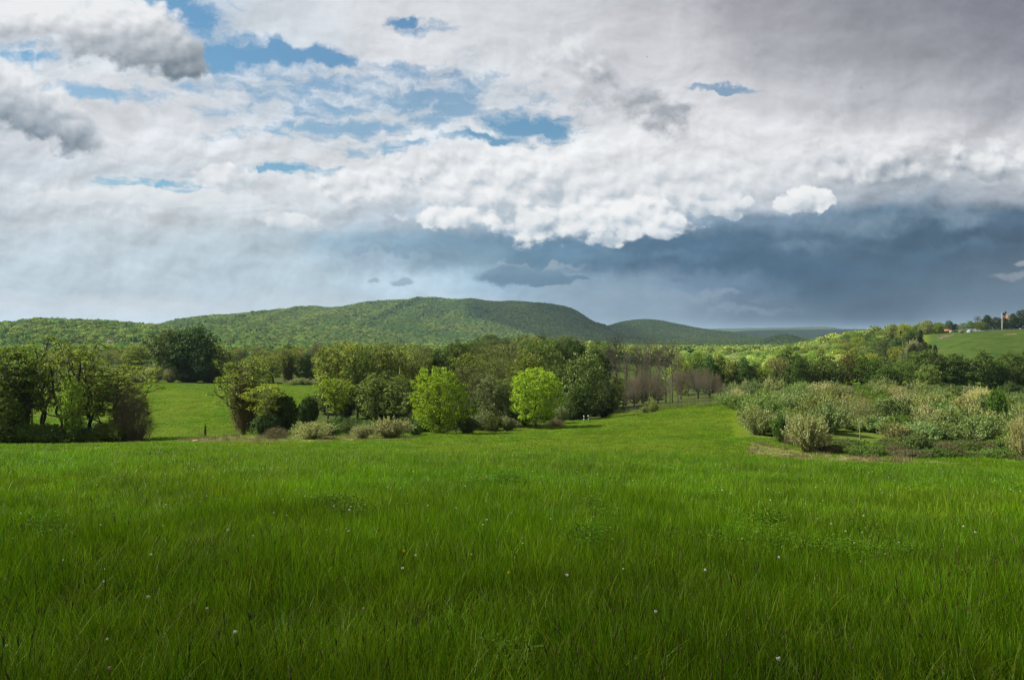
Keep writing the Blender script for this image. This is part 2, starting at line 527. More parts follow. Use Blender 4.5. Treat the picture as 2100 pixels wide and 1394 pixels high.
def leaf_mat(name, col=None, trans=0.35, rough=0.6, var=0.35, hue=0.03, spec=0.12, obj_col=True, flower=None, per_inst=0.0, patch=0.0):
    m, t, out = new_mat(name)
    geo = t.new('ShaderNodeNewGeometry')
    oi = t.new('ShaderNodeObjectInfo')
    base = oi.outputs['Color'] if obj_col else None
    if base is None:
        base = (*col, 1.0)
    r = geo.outputs['Random Per Island']
    hs = t.new('ShaderNodeHueSaturation')
    wn = t.new('ShaderNodeTexWhiteNoise', noise_dimensions='1D')
    t.put(wn.inputs['W'], t.m('MULTIPLY', r, 97.3))
    h = t.m('MULTIPLY_ADD', wn.outputs['Value'], hue * 2, 0.5 - hue)
    v = t.m('MULTIPLY_ADD', r, 2 * var, 1.0 - var)
    if per_inst:
        v = t.m('MULTIPLY', v, t.m('MULTIPLY_ADD', oi.outputs['Random'], 2 * per_inst, 1.0 - per_inst))
        wn2 = t.new('ShaderNodeTexWhiteNoise', noise_dimensions='1D')
        t.put(wn2.inputs['W'], t.m('MULTIPLY', oi.outputs['Random'], 51.7))
        h = t.m('ADD', h, t.m('MULTIPLY_ADD', wn2.outputs['Value'], per_inst * 0.10, -per_inst * 0.05))
    if patch:
        pn = t.noise(geo.outputs['Position'], 0.35, 3.0, 0.55)
        v = t.m('MULTIPLY', v, t.lin(pn, 0.3, 0.7, 1.0 - patch, 1.0 + patch))
        pn2 = t.noise(geo.outputs['Position'], 0.09, 2.0, 0.5)
        h = t.m('ADD', h, t.lin(pn2, 0.3, 0.7, -0.012, 0.012))
    t.put(hs.inputs['Hue'], h)
    t.put(hs.inputs['Saturation'], 1.0)
    t.put(hs.inputs['Value'], v)
    t.put(hs.inputs['Color'], base)
    c = hs.outputs[0]
    if flower:
        fcol, share = flower
        wn3 = t.new('ShaderNodeTexWhiteNoise', noise_dimensions='1D')
        t.put(wn3.inputs['W'], t.m('MULTIPLY', r, 311.7))
        c = t.mix(t.m('LESS_THAN', wn3.outputs['Value'], share), c, (*fcol, 1.0))
    p = t.new('ShaderNodeBsdfPrincipled')
    t.put(p.inputs['Base Color'], c)
    p.inputs['Roughness'].default_value = rough
    p.inputs['Specular IOR Level'].default_value = spec
    tr = t.new('ShaderNodeBsdfTranslucent')
    yel = t.mix(1.0, c, (0.98, 1.08, 0.6, 1), 'MULTIPLY')
    t.put(tr.inputs[0], yel)
    mx = t.new('ShaderNodeMixShader')
    mx.inputs[0].default_value = trans
    t.l.new(p.outputs[0], mx.inputs[1])
    t.l.new(tr.outputs[0], mx.inputs[2])
    t.l.new(mx.outputs[0], out.inputs[0])
    return m


def plain_mat(name, col, rough=0.7, noise=0.25, scale=3.0, metal=0.0, bump=0.0, obj_col=False, spec=0.3):
    m, t, out = new_mat(name)
    tc = t.new('ShaderNodeTexCoord')
    n = t.noise(tc.outputs['Object'], scale, 5.0, 0.6)
    p = t.new('ShaderNodeBsdfPrincipled')
    base = t.new('ShaderNodeObjectInfo').outputs['Color'] if obj_col else (*col, 1.0)
    c = t.mix(1.0, base, t.comb(*(t.lin(n, 0.25, 0.75, 1 - noise, 1 + noise),) * 3), 'MULTIPLY')
    t.put(p.inputs['Base Color'], c)
    p.inputs['Roughness'].default_value = rough
    p.inputs['Metallic'].default_value = metal
    p.inputs['Specular IOR Level'].default_value = spec
    if bump:
        b = t.new('ShaderNodeBump')
        b.inputs['Strength'].default_value = bump
        t.put(b.inputs['Height'], n)
        t.l.new(b.outputs[0], p.inputs['Normal'])
    t.l.new(p.outputs[0], out.inputs[0])
    return m


M_LEAF = leaf_mat('tree_leaves', trans=0.38, var=0.42, hue=0.025)
M_LEAF_DENSE = leaf_mat('dense_leaves', trans=0.26, var=0.45, hue=0.02, spec=0.15)
M_BLOOM = leaf_mat('leaves_with_blossom', trans=0.3, var=0.35, flower=((0.60, 0.58, 0.46), 0.05))
M_OLIVE = leaf_mat('silvery_leaves_with_cream_flowers', trans=0.3, var=0.35, hue=0.02, flower=((0.52, 0.54, 0.36), 0.12))
M_BARK = plain_mat('bark', (0.1, 0.085, 0.065), 0.9, 0.45, 6.0, bump=0.3, obj_col=True, spec=0.1)
M_TWIG = plain_mat('twigs', (0.1, 0.085, 0.065), 0.9, 0.3, 2.0, obj_col=True, spec=0.1)


# ------------------------------------------------------------------ terrain
def pchip(x, y, xq):
    """monotone cubic through columns of y (n,...) at x"""
    x = np.asarray(x, float)
    y = np.asarray(y, float)
    h = np.diff(x)
    d = np.diff(y, axis=0) / h.reshape(-1, *([1] * (y.ndim - 1)))
    m = np.zeros_like(y)
    hh = h.reshape(-1, *([1] * (y.ndim - 1)))
    w1 = 2 * hh[1:] + hh[:-1]
    w2 = hh[1:] + 2 * hh[:-1]
    same = d[:-1] * d[1:] > 0
    with np.errstate(divide='ignore', invalid='ignore'):
        mm = (w1 + w2) / (w1 / d[:-1] + w2 / d[1:])
    m[1:-1] = np.where(same, mm, 0.0)
    m[0] = d[0]
    m[-1] = d[-1]
    xq = np.clip(np.asarray(xq, float), x[0], x[-1])
    i = np.clip(np.searchsorted(x, xq, side='right') - 1, 0, len(x) - 2)
    hi = h[i]
    s = (xq - x[i]) / hi
    sh = (-1, *([1] * (y.ndim - 1)))
    s = s.reshape(sh)
    hi = hi.reshape(sh)
    return (y[i] * (1 + 2 * s) * (1 - s) ** 2 + hi * m[i] * s * (1 - s) ** 2 + y[i + 1] * s * s * (3 - 2 * s) + hi * m[i + 1] * s * s * (s - 1))


T_PX = [-600, 0, 300, 600, 900, 1200, 1350, 1500, 1650, 1900, 2100, 2700]
T_ROWS = {      # forward distance: photo row in which the ground lies there, per column above
    38: [936, 937, 940, 941, 942, 944, 946, 950, 957, 968, 978, 999],
    48: [939, 940, 941, 941, 943, 947, 950, 955, 962, 975, 987, 1013],
    60: [936, 937, 937, 937, 939, 943, 946, 950, 955, 966, 977, 999],
    75: [926, 926, 925, 923, 923, 926, 931, 936, 940, 946, 956, 974],
    90: [914, 914, 912, 911, 908, 904, 907, 911, 916, 925, 932, 940],
    105: [906, 906, 902, 899, 897, 890, 888, 888, 894, 906, 914, 920],
    125: [898, 895, 890, 885, 884, 876, 868, 862, 868, 882, 892, 900],
    150: [880, 872, 865, 858, 860, 862, 848, 840, 842, 853, 864, 870],
    180: [850, 838, 820, 818, 826, 850, 836, 827, 820, 826, 838, 850],
    220: [820, 800, 790, 792, 804, 832, 826, 816, 804, 800, 810, 830],
    260: [805, 792, 780, 784, 792, 814, 814, 805, 796, 787, 788, 800],
    350: [780, 775, 768, 768, 770, 784, 786, 782, 778, 770, 762, 760],
    500: [752, 750, 748, 746, 746, 752, 757, 756, 752, 745, 738, 730],
}
_d = [0.0, 4.0, 15.0, 26.0]
_z = [[-1.65] * len(T_PX)]
for dd in _d[1:]:
    _z.append([-1.65 - (0.1 + 0.0004 * max(0, dd - 8)) * dd - max(0, (px - 1050)) / F * dd * 0.03 for px in T_PX])
for dd, rr in T_ROWS.items():
    _d.append(float(dd))
    _z.append([-(r - HR) / F * dd for r in rr])
for dd, zz in ((800, -24), (1500, -28), (3000, -30), (6000, -33), (16000, -40)):
    _d.append(float(dd))
    _z.append([float(zz)] * len(T_PX))
_ld = np.log(np.array(_d) + 6.0)
GL = np.linspace(_ld[0], _ld[-1], 900)
GP = np.linspace(-600, 2700, 331)
_A = pchip(_ld, np.array(_z), GL)                     # (900, ncol)
TAB = pchip(np.array(T_PX, float), _A.T, GP).T        # (900, 331)
_k = np.exp(-0.5 * (np.arange(-8, 9) / 3.5) ** 2)
_k /= _k.sum()
TAB = np.apply_along_axis(lambda r: np.convolve(np.pad(r, 8, mode='edge'), _k, 'valid'), 1, TAB)


def base_z(px, d):
    i = np.clip((np.log(np.clip(d, 0, 16000) + 6.0) - GL[0]) / (GL[1] - GL[0]), 0, len(GL) - 1.001)
    j = np.clip((px - GP[0]) / (GP[1] - GP[0]), 0, len(GP) - 1.001)
    i0 = i.astype(int)
    j0 = j.astype(int)
    fi = i - i0
    fj = j - j0
    return (TAB[i0, j0] * (1 - fi) * (1 - fj) + TAB[i0 + 1, j0] * fi * (1 - fj) + TAB[i0, j0 + 1] * (1 - fi) * fj + TAB[i0 + 1, j0 + 1] * fi * fj)


def vnoise(x, y, seed=0):
    """smooth value noise, -1..1"""
    xi = np.floor(x).astype(np.int64)
    yi = np.floor(y).astype(np.int64)
    fx = x - xi
    fy = y - yi
    fx = fx * fx * fx * (fx * (fx * 6 - 15) + 10)
    fy = fy * fy * fy * (fy * (fy * 6 - 15) + 10)

    def h(a, b):
        v = (a * 374761393 + b * 668265263 + seed * 974634577) & 0x7fffffff
        v = ((v ^ (v >> 13)) * 1274126177) & 0x7fffffff
        v = v ^ (v >> 16)
        return (v & 0xffff) / 32767.5 - 1.0
    return (h(xi, yi) * (1 - fx) * (1 - fy) + h(xi + 1, yi) * fx * (1 - fy) + h(xi, yi + 1) * (1 - fx) * fy + h(xi + 1, yi + 1) * fx * fy)


def fbm(x, y, n=4, seed=0):
    s, a = 0.0, 1.0
    for i in range(n):
        s = s + a * vnoise(x, y, seed + i)
        x, y, a = x * 2.03 + 5.1, y * 2.03 + 9.7, a * 0.5
    return s


RIDGES = {   # name: (columns, photo rows of the wooded crest, distances of the crest, tree height, front width, back width, noise)
    'near_ridge': ([-900, -300, 0, 90, 200, 300, 340, 420, 520], [645, 650, 657, 650, 654, 661, 665, 682, 712], 1300, 14, 620, 500, 2.0),
    'mountain': ([200, 330, 380, 450, 520, 600, 680, 760, 870, 930, 1000, 1060, 1110, 1140, 1165, 1185, 1205, 1225, 1245, 1262],
                 [698, 664, 657, 650, 642, 636, 630, 622, 613, 615, 618, 620, 623, 626, 631, 640, 652, 662, 669, 682],
                 (2300, 2500, 2550, 2650, 2750, 2900, 3050, 3250, 3500, 3600, 3700, 3800, 3850, 3900, 3950, 3970, 3980, 3990, 4000, 4000), 13, 1900, 1200, 3.0),
    'second_hill': ([1170, 1220, 1245, 1280, 1320, 1350, 1380, 1420, 1450, 1500, 1580], [690, 676, 667, 658, 654, 656, 661, 669, 674, 680, 692], 5400, 12, 1700, 1200, 3.0),
    'far_ridge': ([1280, 1400, 1450, 1520, 1600, 1680, 1705, 1730, 1830, 1900, 2000, 2300], [690, 676, 674, 673, 672, 670, 670, 675, 673, 669, 671, 672], 11000, 0, 2500, 2500, 6.0),
    'middle_ridge': ([1360, 1450, 1600, 1680, 1760, 1850, 1950], [692, 681, 677, 676, 675, 679, 692], 8000, 0, 1800, 1500, 6.0),
    'knob': ([1540, 1565, 1590, 1605, 1625, 1650, 1690], [706, 697, 688, 685, 688, 695, 706], 2600, 8, 260, 260, 1.0),
    'knoll': ([860, 950, 1000, 1050, 1120, 1200, 1260, 1330], [718, 697, 685, 681, 683, 693, 704, 718], 500, 12, 190, 260, 0.5),
    'lawn_hill': ([1560, 1640, 1700, 1800, 1900, 1930, 2000, 2100, 2400, 2700], [745, 728, 714, 702, 687, 684, 679, 676, 664, 655],
                  (820, 800, 740, 660, 570, 540, 500, 490, 480, 480), 0, 270, 500, 0.4),
}


def height(x, y, detail=True):
    x = np.asarray(x, float)
    y = np.asarray(y, float)
    if x.ndim > 1:
        return height(x.ravel(), y.ravel(), detail).reshape(x.shape)
    r = np.hypot(x, y)
    d = np.maximum(y, r * 0.70711)
    tx = np.clip(x / np.maximum(d, 1e-6), -1.0, 1.0)
    px = 1050 + F * tx
    b = base_z(px, d)
    rise = np.zeros_like(b)
    for name, (cp, rows, D, th, wf, wb, nz) in RIDGES.items():
        D = np.broadcast_to(np.asarray(D, float), (len(cp),))
        pq = np.clip(px, cp[0], cp[-1])
        Dq = pchip(cp, D, pq)
        rq = pchip(cp, np.array(rows, float), pq)
        zc = (HR - rq) / F * Dq - th
        rr = np.maximum(zc - base_z(pq, Dq), 0.0)
        fade = np.clip(1 - np.maximum(cp[0] - px, px - cp[-1]) / 150.0, 0, 1)
        u = np.where(d < Dq, 1 - (Dq - d) / wf, 1 - (d - Dq) / wb)
        u = np.clip(u, 0, 1)
        s = u * u * (3 - 2 * u)
        c = rr * s * fade
        if name == 'mountain':
            # spurs that run down the flank towards the valley
            q = (px - 1050) / 100.0 + (Dq - d) / 620.0
            spur = (1 - np.abs(vnoise(q * 1.25, d / 2600.0, 5)) * 1.6) + 0.35 * vnoise(q * 3.1, d / 900.0, 6)
            c = c + spur * 16.0 * s * np.clip((1 - u) * 4.0, 0, 1) * np.clip(rr / 80.0, 0, 1)
        if detail and nz:
            c = c + nz * fbm(x / 160.0, y / 160.0, 3, 3) * np.clip(rr / 20, 0, 1) * np.clip(s * 3, 0, 1)
        rise = np.maximum(rise, c)
    z = b + rise
    # behind the viewer the hill climbs on for a while
    az = np.degrees(np.abs(np.arctan2(x, y)))
    w = np.clip((az - 70) / 50.0, 0, 1)
    w = w * w * (3 - 2 * w)
    zb = -1.65 + 14.0 * (1 - np.exp(-r / 160.0))
    z = z * (1 - w) + zb * w
    if detail:
        z = z + 0.05 * fbm(x / 3.1, y / 3.1, 2, 21) * np.clip(r / 8, 0, 1) + 0.25 * fbm(x / 24.0, y / 24.0, 3, 22) * np.clip((r - 50) / 60, 0, 1)
    return z


def at(px, d):
    x = (px - 1050) / F * d
    return np.array([x, d, float(height(np.array([x]), np.array([d]))[0])])


def ground_z(x, y):
    return float(height(np.array([x]), np.array([y]))[0])


def row_of(px, d):
    return HR - at(px, d)[2] / d * F


def poly_in(px, row, poly):
    poly = np.asarray(poly, float)
    inside = np.zeros(px.shape, bool)
    n = len(poly)
    for i in range(n):
        x1, y1 = poly[i]
        x2, y2 = poly[(i + 1) % n]
        c = ((y1 > row) != (y2 > row))
        with np.errstate(divide='ignore', invalid='ignore'):
            xx = (x2 - x1) * (row - y1) / (y2 - y1) + x1
        inside ^= c & (px < xx)
    return inside


def zone(kind, px, d):
    """plan-view zones in (column, distance): 0..1"""
    if kind == 'straw':
        return poly_in(px, d, [(365, 97), (420, 93), (560, 92), (860, 98), (860, 104), (700, 108), (560, 112), (420, 122), (370, 108)]) | \
            poly_in(px, d, [(1530, 80), (1650, 74), (1900, 70), (2010, 70), (2010, 76), (1900, 77), (1660, 84), (1540, 94)])
    if kind == 'brush':
        return poly_in(px, d, [(1525, 108), (1540, 96), (1650, 86), (1760, 78), (1900, 75), (2020, 75), (2120, 72), (2400, 75), (2400, 190), (1500, 190), (1480, 165), (1520, 140)])
    if kind == 'wood':
        return poly_in(px, d, [(560, 128), (700, 118), (880, 119), (1000, 128), (1130, 136), (1210, 150), (1250, 172), (1480, 182), (1500, 205), (2300, 195), (2300, 245), (1900, 262), (1500, 330),
                               (1200, 470), (900, 470), (250, 480), (-400, 480), (-400, 255), (250, 250), (640, 232), (690, 200), (640, 170)]) | \
            poly_in(px, d, [(-500, 92), (0, 97), (200, 99), (310, 105), (330, 118), (250, 128), (-500, 135)])
    return np.zeros(px.shape, bool)


def build_terrain():
    rings = np.concatenate([[0.0], np.geomspace(0.8, 16500, 400)])
    a_front = np.radians(np.arange(-48, 48.01, 0.16))
    a_rest = np.radians(np.arange(52, 308.1, 4.0))
    az = np.concatenate([a_front, a_rest])
    n = len(az)
    RR, AZ = np.meshgrid(rings[1:], az, indexing='ij')
    X = RR * np.sin(AZ)
    Y = RR * np.cos(AZ)
    Z = height(X, Y)
    V = np.concatenate([[[0, 0, float(height(np.array([0.0]), np.array([0.01]))[0])]], np.stack([X.ravel(), Y.ravel(), Z.ravel()], 1)])
    m = len(rings) - 1
    I, J = np.meshgrid(np.arange(m - 1), np.arange(n), indexing='ij')
    J2 = (J + 1) % n
    Q = np.stack([1 + I * n + J, 1 + I * n + J2, 1 + (I + 1) * n + J2, 1 + (I + 1) * n + J], -1).reshape(-1, 4)[:, ::-1]
    T = np.stack([np.zeros(n, int), 1 + (np.arange(n) + 1) % n, 1 + np.arange(n)], 1)[:, ::-1]
    x, y = V[:, 0], V[:, 1]
    r = np.hypot(x, y)
    d = np.maximum(y, r * 0.7071)
    px = 1050 + F * np.clip(x / np.maximum(d, 1e-6), -1, 1)
    wood = np.clip((d - 600) / 120, 0, 1)
    lawn = ((px > 1895) & (d > 250) & (d < 700)).astype(float) * np.clip((px - 1895) / 15, 0, 1) * np.clip((d - 250) / 30, 0, 1) * np.clip((560 - d) / 30, 0, 1)
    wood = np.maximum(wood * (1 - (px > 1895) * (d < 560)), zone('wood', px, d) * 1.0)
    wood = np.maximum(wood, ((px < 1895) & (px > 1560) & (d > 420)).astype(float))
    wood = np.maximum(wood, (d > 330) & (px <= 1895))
    canopy = np.clip((d - 5800) / 600, 0, 1)
    attrs = {'wood': wood.astype(np.float32), 'straw': zone('straw', px, d).astype(np.float32), 'brush': zone('brush', px, d).astype(np.float32),
             'lawn': lawn.astype(np.float32), 'canopy': canopy.astype(np.float32), 'dist': d.astype(np.float32)}
    m_, t, out = new_mat('ground')
    geo = t.new('ShaderNodeNewGeometry')
    P = geo.outputs['Position']

    def att(nm):
        a = t.new('ShaderNodeAttribute')
        a.attribute_name = nm
        return a.outputs['Fac']
    n1 = t.noise(P, 0.08, 4.0, 0.55)
    n2 = t.noise(P, 1.3, 5.0, 0.6)
    n3 = t.noise(P, 6.0, 4.0, 0.6)
    g = t.mix(t.lin(n1, 0.35, 0.65), (0.078, 0.120, 0.010, 1), (0.105, 0.138, 0.012, 1))
    g = t.mix(t.ss(n2, 0.35, 0.75), g, (0.058, 0.098, 0.008, 1))
    g = t.mix(t.m('MULTIPLY', t.ss(n3, 0.45, 0.8), 0.4), g, (0.14, 0.17, 0.03, 1))
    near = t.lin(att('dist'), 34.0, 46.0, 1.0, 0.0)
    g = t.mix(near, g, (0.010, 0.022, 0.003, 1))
    straw = t.mix(t.lin(n3, 0.3, 0.7), (0.24, 0.19, 0.10, 1), (0.10, 0.13, 0.035, 1))
    g = t.mix(t.m('MULTIPLY', att('straw'), t.ss(n2, 0.3, 0.55)), g, straw)
    br = t.mix(t.lin(n3, 0.3, 0.7), (0.060, 0.110, 0.016, 1), (0.105, 0.125, 0.035, 1))
    g = t.mix(t.m('MULTIPLY', att('brush'), t.ss(n2, 0.35, 0.6)), g, br)
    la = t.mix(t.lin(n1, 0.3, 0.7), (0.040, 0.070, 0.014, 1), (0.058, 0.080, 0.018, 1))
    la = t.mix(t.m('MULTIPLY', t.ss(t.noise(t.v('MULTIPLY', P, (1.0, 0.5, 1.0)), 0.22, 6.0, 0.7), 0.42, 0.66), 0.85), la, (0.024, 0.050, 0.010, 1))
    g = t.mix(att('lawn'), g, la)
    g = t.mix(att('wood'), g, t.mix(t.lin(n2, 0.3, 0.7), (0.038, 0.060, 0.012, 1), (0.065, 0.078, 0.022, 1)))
    far = t.mix(t.ss(t.noise(P, 0.008, 5.0, 0.7), 0.35, 0.65), (0.022, 0.042, 0.020, 1), (0.060, 0.085, 0.030, 1))
    g = t.mix(att('canopy'), g, far)
    p = t.new('ShaderNodeBsdfPrincipled')
    p.inputs['Roughness'].default_value = 0.95
    p.inputs['Specular IOR Level'].default_value = 0.0
    t.put(p.inputs['Base Color'], g)
    b = t.new('ShaderNodeBump')
    b.inputs['Strength'].default_value = 0.6
    b.inputs['Distance'].default_value = 0.25
    t.put(b.inputs['Height'], t.m('ADD', n2, t.m('MULTIPLY', n3, 0.6)))
    b2 = t.new('ShaderNodeBump')
    t.put(b2.inputs['Strength'], t.m('MULTIPLY', att('canopy'), 0.9))
    b2.inputs['Distance'].default_value = 14.0
    t.put(b2.inputs['Height'], t.noise(P, 0.035, 4.0, 0.65))
    t.l.new(b.outputs[0], b2.inputs['Normal'])
    t.l.new(b2.outputs[0], p.inputs['Normal'])
    t.l.new(p.outputs[0], out.inputs[0])
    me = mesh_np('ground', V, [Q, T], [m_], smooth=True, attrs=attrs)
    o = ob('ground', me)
    tag(o, 'rolling green meadow, valley floor and wooded hills', kind='structure')


build_terrain()


# ------------------------------------------------------------------ haze
def build_haze():
    m, t, out = new_mat('haze')
    v = t.new('ShaderNodeVolumePrincipled')
    v.inputs['Color'].default_value = (0.56, 0.79, 1.0, 1)
    v.inputs['Density'].default_value = HAZE
    v.inputs['Anisotropy'].default_value = 0.1
    t.l.new(v.outputs[0], out.inputs['Volume'])
    g = Geo()
    g.box((0, 0, -46), (33400, 33400, 246))
    o = ob('haze', g.mesh('haze', [m]))
    tag(o, 'thin blue air over the valley', kind='stuff')


HAZE = 4.0e-5
build_haze()


# ------------------------------------------------------------------ clouds overhead that shade parts of the land
def build_clouds():
    def cloud_mat(thin):
        m, t, out = new_mat('cloud')
        p = t.new('ShaderNodeBsdfPrincipled')
        p.inputs['Base Color'].default_value = (0.82, 0.83, 0.85, 1)
        p.inputs['Roughness'].default_value = 1.0
        p.inputs['Specular IOR Level'].default_value = 0.0
        tr = t.new('ShaderNodeBsdfTransparent')
        mx = t.new('ShaderNodeMixShader')
        mx.inputs[0].default_value = thin        # a thin cloud lets some sun through each skin
        t.l.new(p.outputs[0], mx.inputs[1])
        t.l.new(tr.outputs[0], mx.inputs[2])
        t.l.new(mx.outputs[0], out.inputs[0])
        return m

    def cloud(ground_pts, alt, thick, seed, thin, lab):
        """ground_pts: outline of the shade on the land; the cloud hangs at height alt towards the sun"""
        g = np.random.default_rng(seed)
        poly = np.asarray(ground_pts, float)
        c = poly.mean(0)
        nA, nR = 96, 22
        ang = np.linspace(0, 2 * math.pi, nA, endpoint=False)
        # radius of the outline in each direction
        rad = np.zeros(nA)
        for i, a in enumerate(ang):
            dx, dy = math.cos(a), math.sin(a)
            best = 0.0
            for k in range(len(poly)):
                x1, y1 = poly[k] - c
                x2, y2 = poly[(k + 1) % len(poly)] - c
                den = dx * (y2 - y1) - dy * (x2 - x1)
                if abs(den) < 1e-9:
                    continue
                s_ = (x1 * (y2 - y1) - y1 * (x2 - x1)) / den
                u_ = (x1 * dy - y1 * dx) / den
                if s_ > 0 and -1e-6 <= u_ <= 1 + 1e-6:
                    best = max(best, s_)
            rad[i] = best
        th = np.linspace(-math.pi / 2, math.pi / 2, nR)
        V = []
        for q in th:
            for i, a in enumerate(ang):
                lump = 1 + 0.10 * float(fbm(np.array([math.cos(a) * 4 + seed]), np.array([math.sin(a) * 4 + q * 1.3]), 4, seed)[0])
                r = rad[i] * math.cos(q) * lump
                z = math.sin(q) * thick * (1.0 if q > 0 else 0.35) * lump
                V.append((r * math.cos(a), r * math.sin(a), z))
        V = np.array(V)
        Q = [[a * nA + i, a * nA + (i + 1) % nA, (a + 1) * nA + (i + 1) % nA, (a + 1) * nA + i] for a in range(nR - 1) for i in range(nA)]
        o = ob('cloud', mesh_np('cloud', V, [Q], [cloud_mat(thin)], smooth=True))
        k = alt / S.z
        o.location = (c[0] + S.x * k, c[1] + S.y * k, alt)
        tag(o, lab, kind='stuff')
    for c in CLOUDS:
        cloud(*c)


def gp(px, d):
    return ((px - 1050) / F * d, d)


CLOUDS = [
    # added unseen cloud, shaped to lay a shade edge across the meadow's bottom
    ([(-160, 18), (-30, 14.0), (-4, 9.5), (4, 8.2), (40, 7.0), (160, -4), (160, -260), (-160, -260)], 1300, 60, 3, 0.36, 'broad cloud overhead that shades the near end of the meadow'),
    ([gp(1010, 2700), gp(1060, 3300), gp(1020, 4300), gp(1180, 5200), gp(1270, 5200), gp(1285, 2600), gp(1150, 2300)], 2900, 260, 4, 0.50, 'cloud overhead that shades the steep end of the mountain'),
    ([gp(1180, 5000), gp(1240, 7200), gp(1900, 9000), gp(1900, 2600), gp(1560, 1500), gp(1290, 1700)], 5600, 420, 5, 0.55, 'great cloud overhead that shades the far valley and its ridges'),
]
build_clouds()


# ------------------------------------------------------------------ trees and shrubs: growing one of each kind
def prof_egg(m=0.42, p=2.2, q=2.0):
    def f(t):
        t = np.clip(t, 0, 1)
        u = np.where(t < m, 0.5 * t / m, 0.5 + 0.5 * (t - m) / (1 - m))
        return np.maximum(1 - np.abs(2 * u - 1) ** p, 0.0) ** (1 / q)
    return f


def prof_vase(t):
    t = np.clip(t, 0, 1)
    return np.where(t < 0.75, 0.25 + 0.75 * (t / 0.75) ** 0.9, np.sqrt(np.maximum(1 - ((t - 0.75) / 0.25) ** 2, 0)))


def prof_column(t):
    t = np.clip(t, 0, 1)
    return np.clip(0.55 + 0.45 * np.sin(t * 3.0), 0, 1) * np.where(t > 0.85, np.sqrt(np.maximum(1 - ((t - 0.85) / 0.15) ** 2, 0.02)), 1.0)


def crown_points(n, zb, zt, R, prof, g, shell=0.45, lump=0.28, off=(0, 0), seed=0):
    M = n * 14
    t = g.random(M)
    az = g.random(M) * 2 * math.pi
    rr = g.random(M) ** shell
    lm = 1 + lump * np.array(fbm(np.cos(az) * 1.6 + t * 2.3 + seed, np.sin(az) * 1.6 - t * 1.9, 2, seed))
    pr = prof(t)
    keep = g.random(M) < (pr * 0.9 + 0.1)
    r = R * pr * lm * rr
    P = np.stack([r * np.cos(az) + off[0] * t, r * np.sin(az) + off[1] * t, zb + (zt - zb) * t * (1 + 0.06 * lm - 0.06)], 1)[keep]
    vol = math.pi * R * R * (zt - zb) * 0.55
    dm = 0.72 * (vol / n) ** (1 / 3)
    out = [P[0]]
    for p in P[1:]:
        a = np.asarray(out)
        if ((a - p) ** 2).sum(1).min() > dm * dm:
            out.append(p)
            if len(out) >= n:
                break
    return np.array(out)


def mst(trunk, pts, bf=0.35, up=0.0):
    """joins crown points to a trunk polyline; returns nodes, parents"""
    nodes = [np.asarray(p, float) for p in trunk]
    par = [-1] + list(range(len(trunk) - 1))
    plen = [0.0]
    for i in range(1, len(trunk)):
        plen.append(plen[-1] + np.linalg.norm(nodes[i] - nodes[i - 1]) * 0.6)
    best = np.full(len(pts), 1e9)
    bi = np.zeros(len(pts), int)

    def upd(i):
        d = pts - nodes[i]
        L = np.linalg.norm(d, axis=1)
        c = L + bf * plen[i] + up * np.maximum(-d[:, 2], 0) * 1.5
        w = c < best
        best[w] = c[w]
        bi[w] = i
    for i in range(len(nodes)):
        upd(i)
    done = np.zeros(len(pts), bool)
    order = []
    for _ in range(len(pts)):
        k = int(np.argmin(np.where(done, 1e9, best)))
        done[k] = True
        i = bi[k]
        nodes.append(pts[k])
        par.append(int(i))
        plen.append(plen[i] + np.linalg.norm(pts[k] - nodes[i]))
        upd(len(nodes) - 1)
    return np.array(nodes), np.array(par)


def skeleton(geo, nodes, par, r_tip=0.02, r_base=0.2, expo=0.5, kthick=6, g=None, wob=0.10):
    n = len(nodes)
    cnt = np.zeros(n)
    child = np.zeros(n, int)
    for i in range(n - 1, 0, -1):
        cnt[i] += 1
        cnt[par[i]] += cnt[i]
        child[par[i]] += 1
    rad = r_tip + (r_base - r_tip) * (cnt / max(cnt[0], 1)) ** expo
    i = np.arange(1, n)
    a, b = nodes[par[i]], nodes[i]
    L = np.linalg.norm(b - a, axis=1, keepdims=True)
    mid = (a + b) / 2 + (g.normal(size=a.shape) * wob * L if g is not None else 0)
    rm = (rad[i] * 1.0 + np.minimum(rad[par[i]], rad[i] * 1.6)) / 2
    ra = np.minimum(rad[par[i]], rad[i] * 1.7)
    thick = rad[i] > 0.06
    for sel, k in ((thick, kthick), (~thick, 3)):
        geo.tubes(a[sel], mid[sel], ra[sel], rm[sel], k)
        geo.tubes(mid[sel], b[sel], rm[sel], rad[i][sel], k)
    return rad, child


def leaf_quads(geo, C, size, g, up=0.5, outw=None, ratio=0.55, fold=0.2, m=0):
    n = len(C)
    N = g.normal(size=(n, 3)) * 0.75
    N[:, 2] += up
    if outw is not None:
        N += outw * 0.7
    N = norm(N)
    A = norm(np.cross(N, g.normal(size=(n, 3))))
    B = np.cross(N, A)
    s = (size * (0.65 + 0.7 * g.random(n)))[:, None]
    V = np.stack([C - A * s, C + B * s * ratio + N * s * fold, C + A * s, C - B * s * ratio + N * s * fold], 1)
    geo.add(V.reshape(-1, 3), (np.arange(n) * 4)[:, None] + np.arange(4)[None], m=m)


def clump_leaves(geo, nodes, k, rad, size, g, flat=0.75, up=0.5, centre=None, rvar=0.4, **kw):
    n = len(nodes)
    kk = np.maximum(1, (k * (0.5 + g.random(n))).astype(int))
    idx = np.repeat(np.arange(n), kk)
    m = len(idx)
    rr = rad * (1 - rvar + 2 * rvar * g.random(n))[idx]
    v = norm(g.normal(size=(m, 3))) * (g.random(m) ** 0.5)[:, None] * rr[:, None]
    v[:, 2] *= flat
    C = nodes[idx] + v
    o = norm(v + 1e-6)
    leaf_quads(geo, C, size, g, up=up, outw=o, **kw)


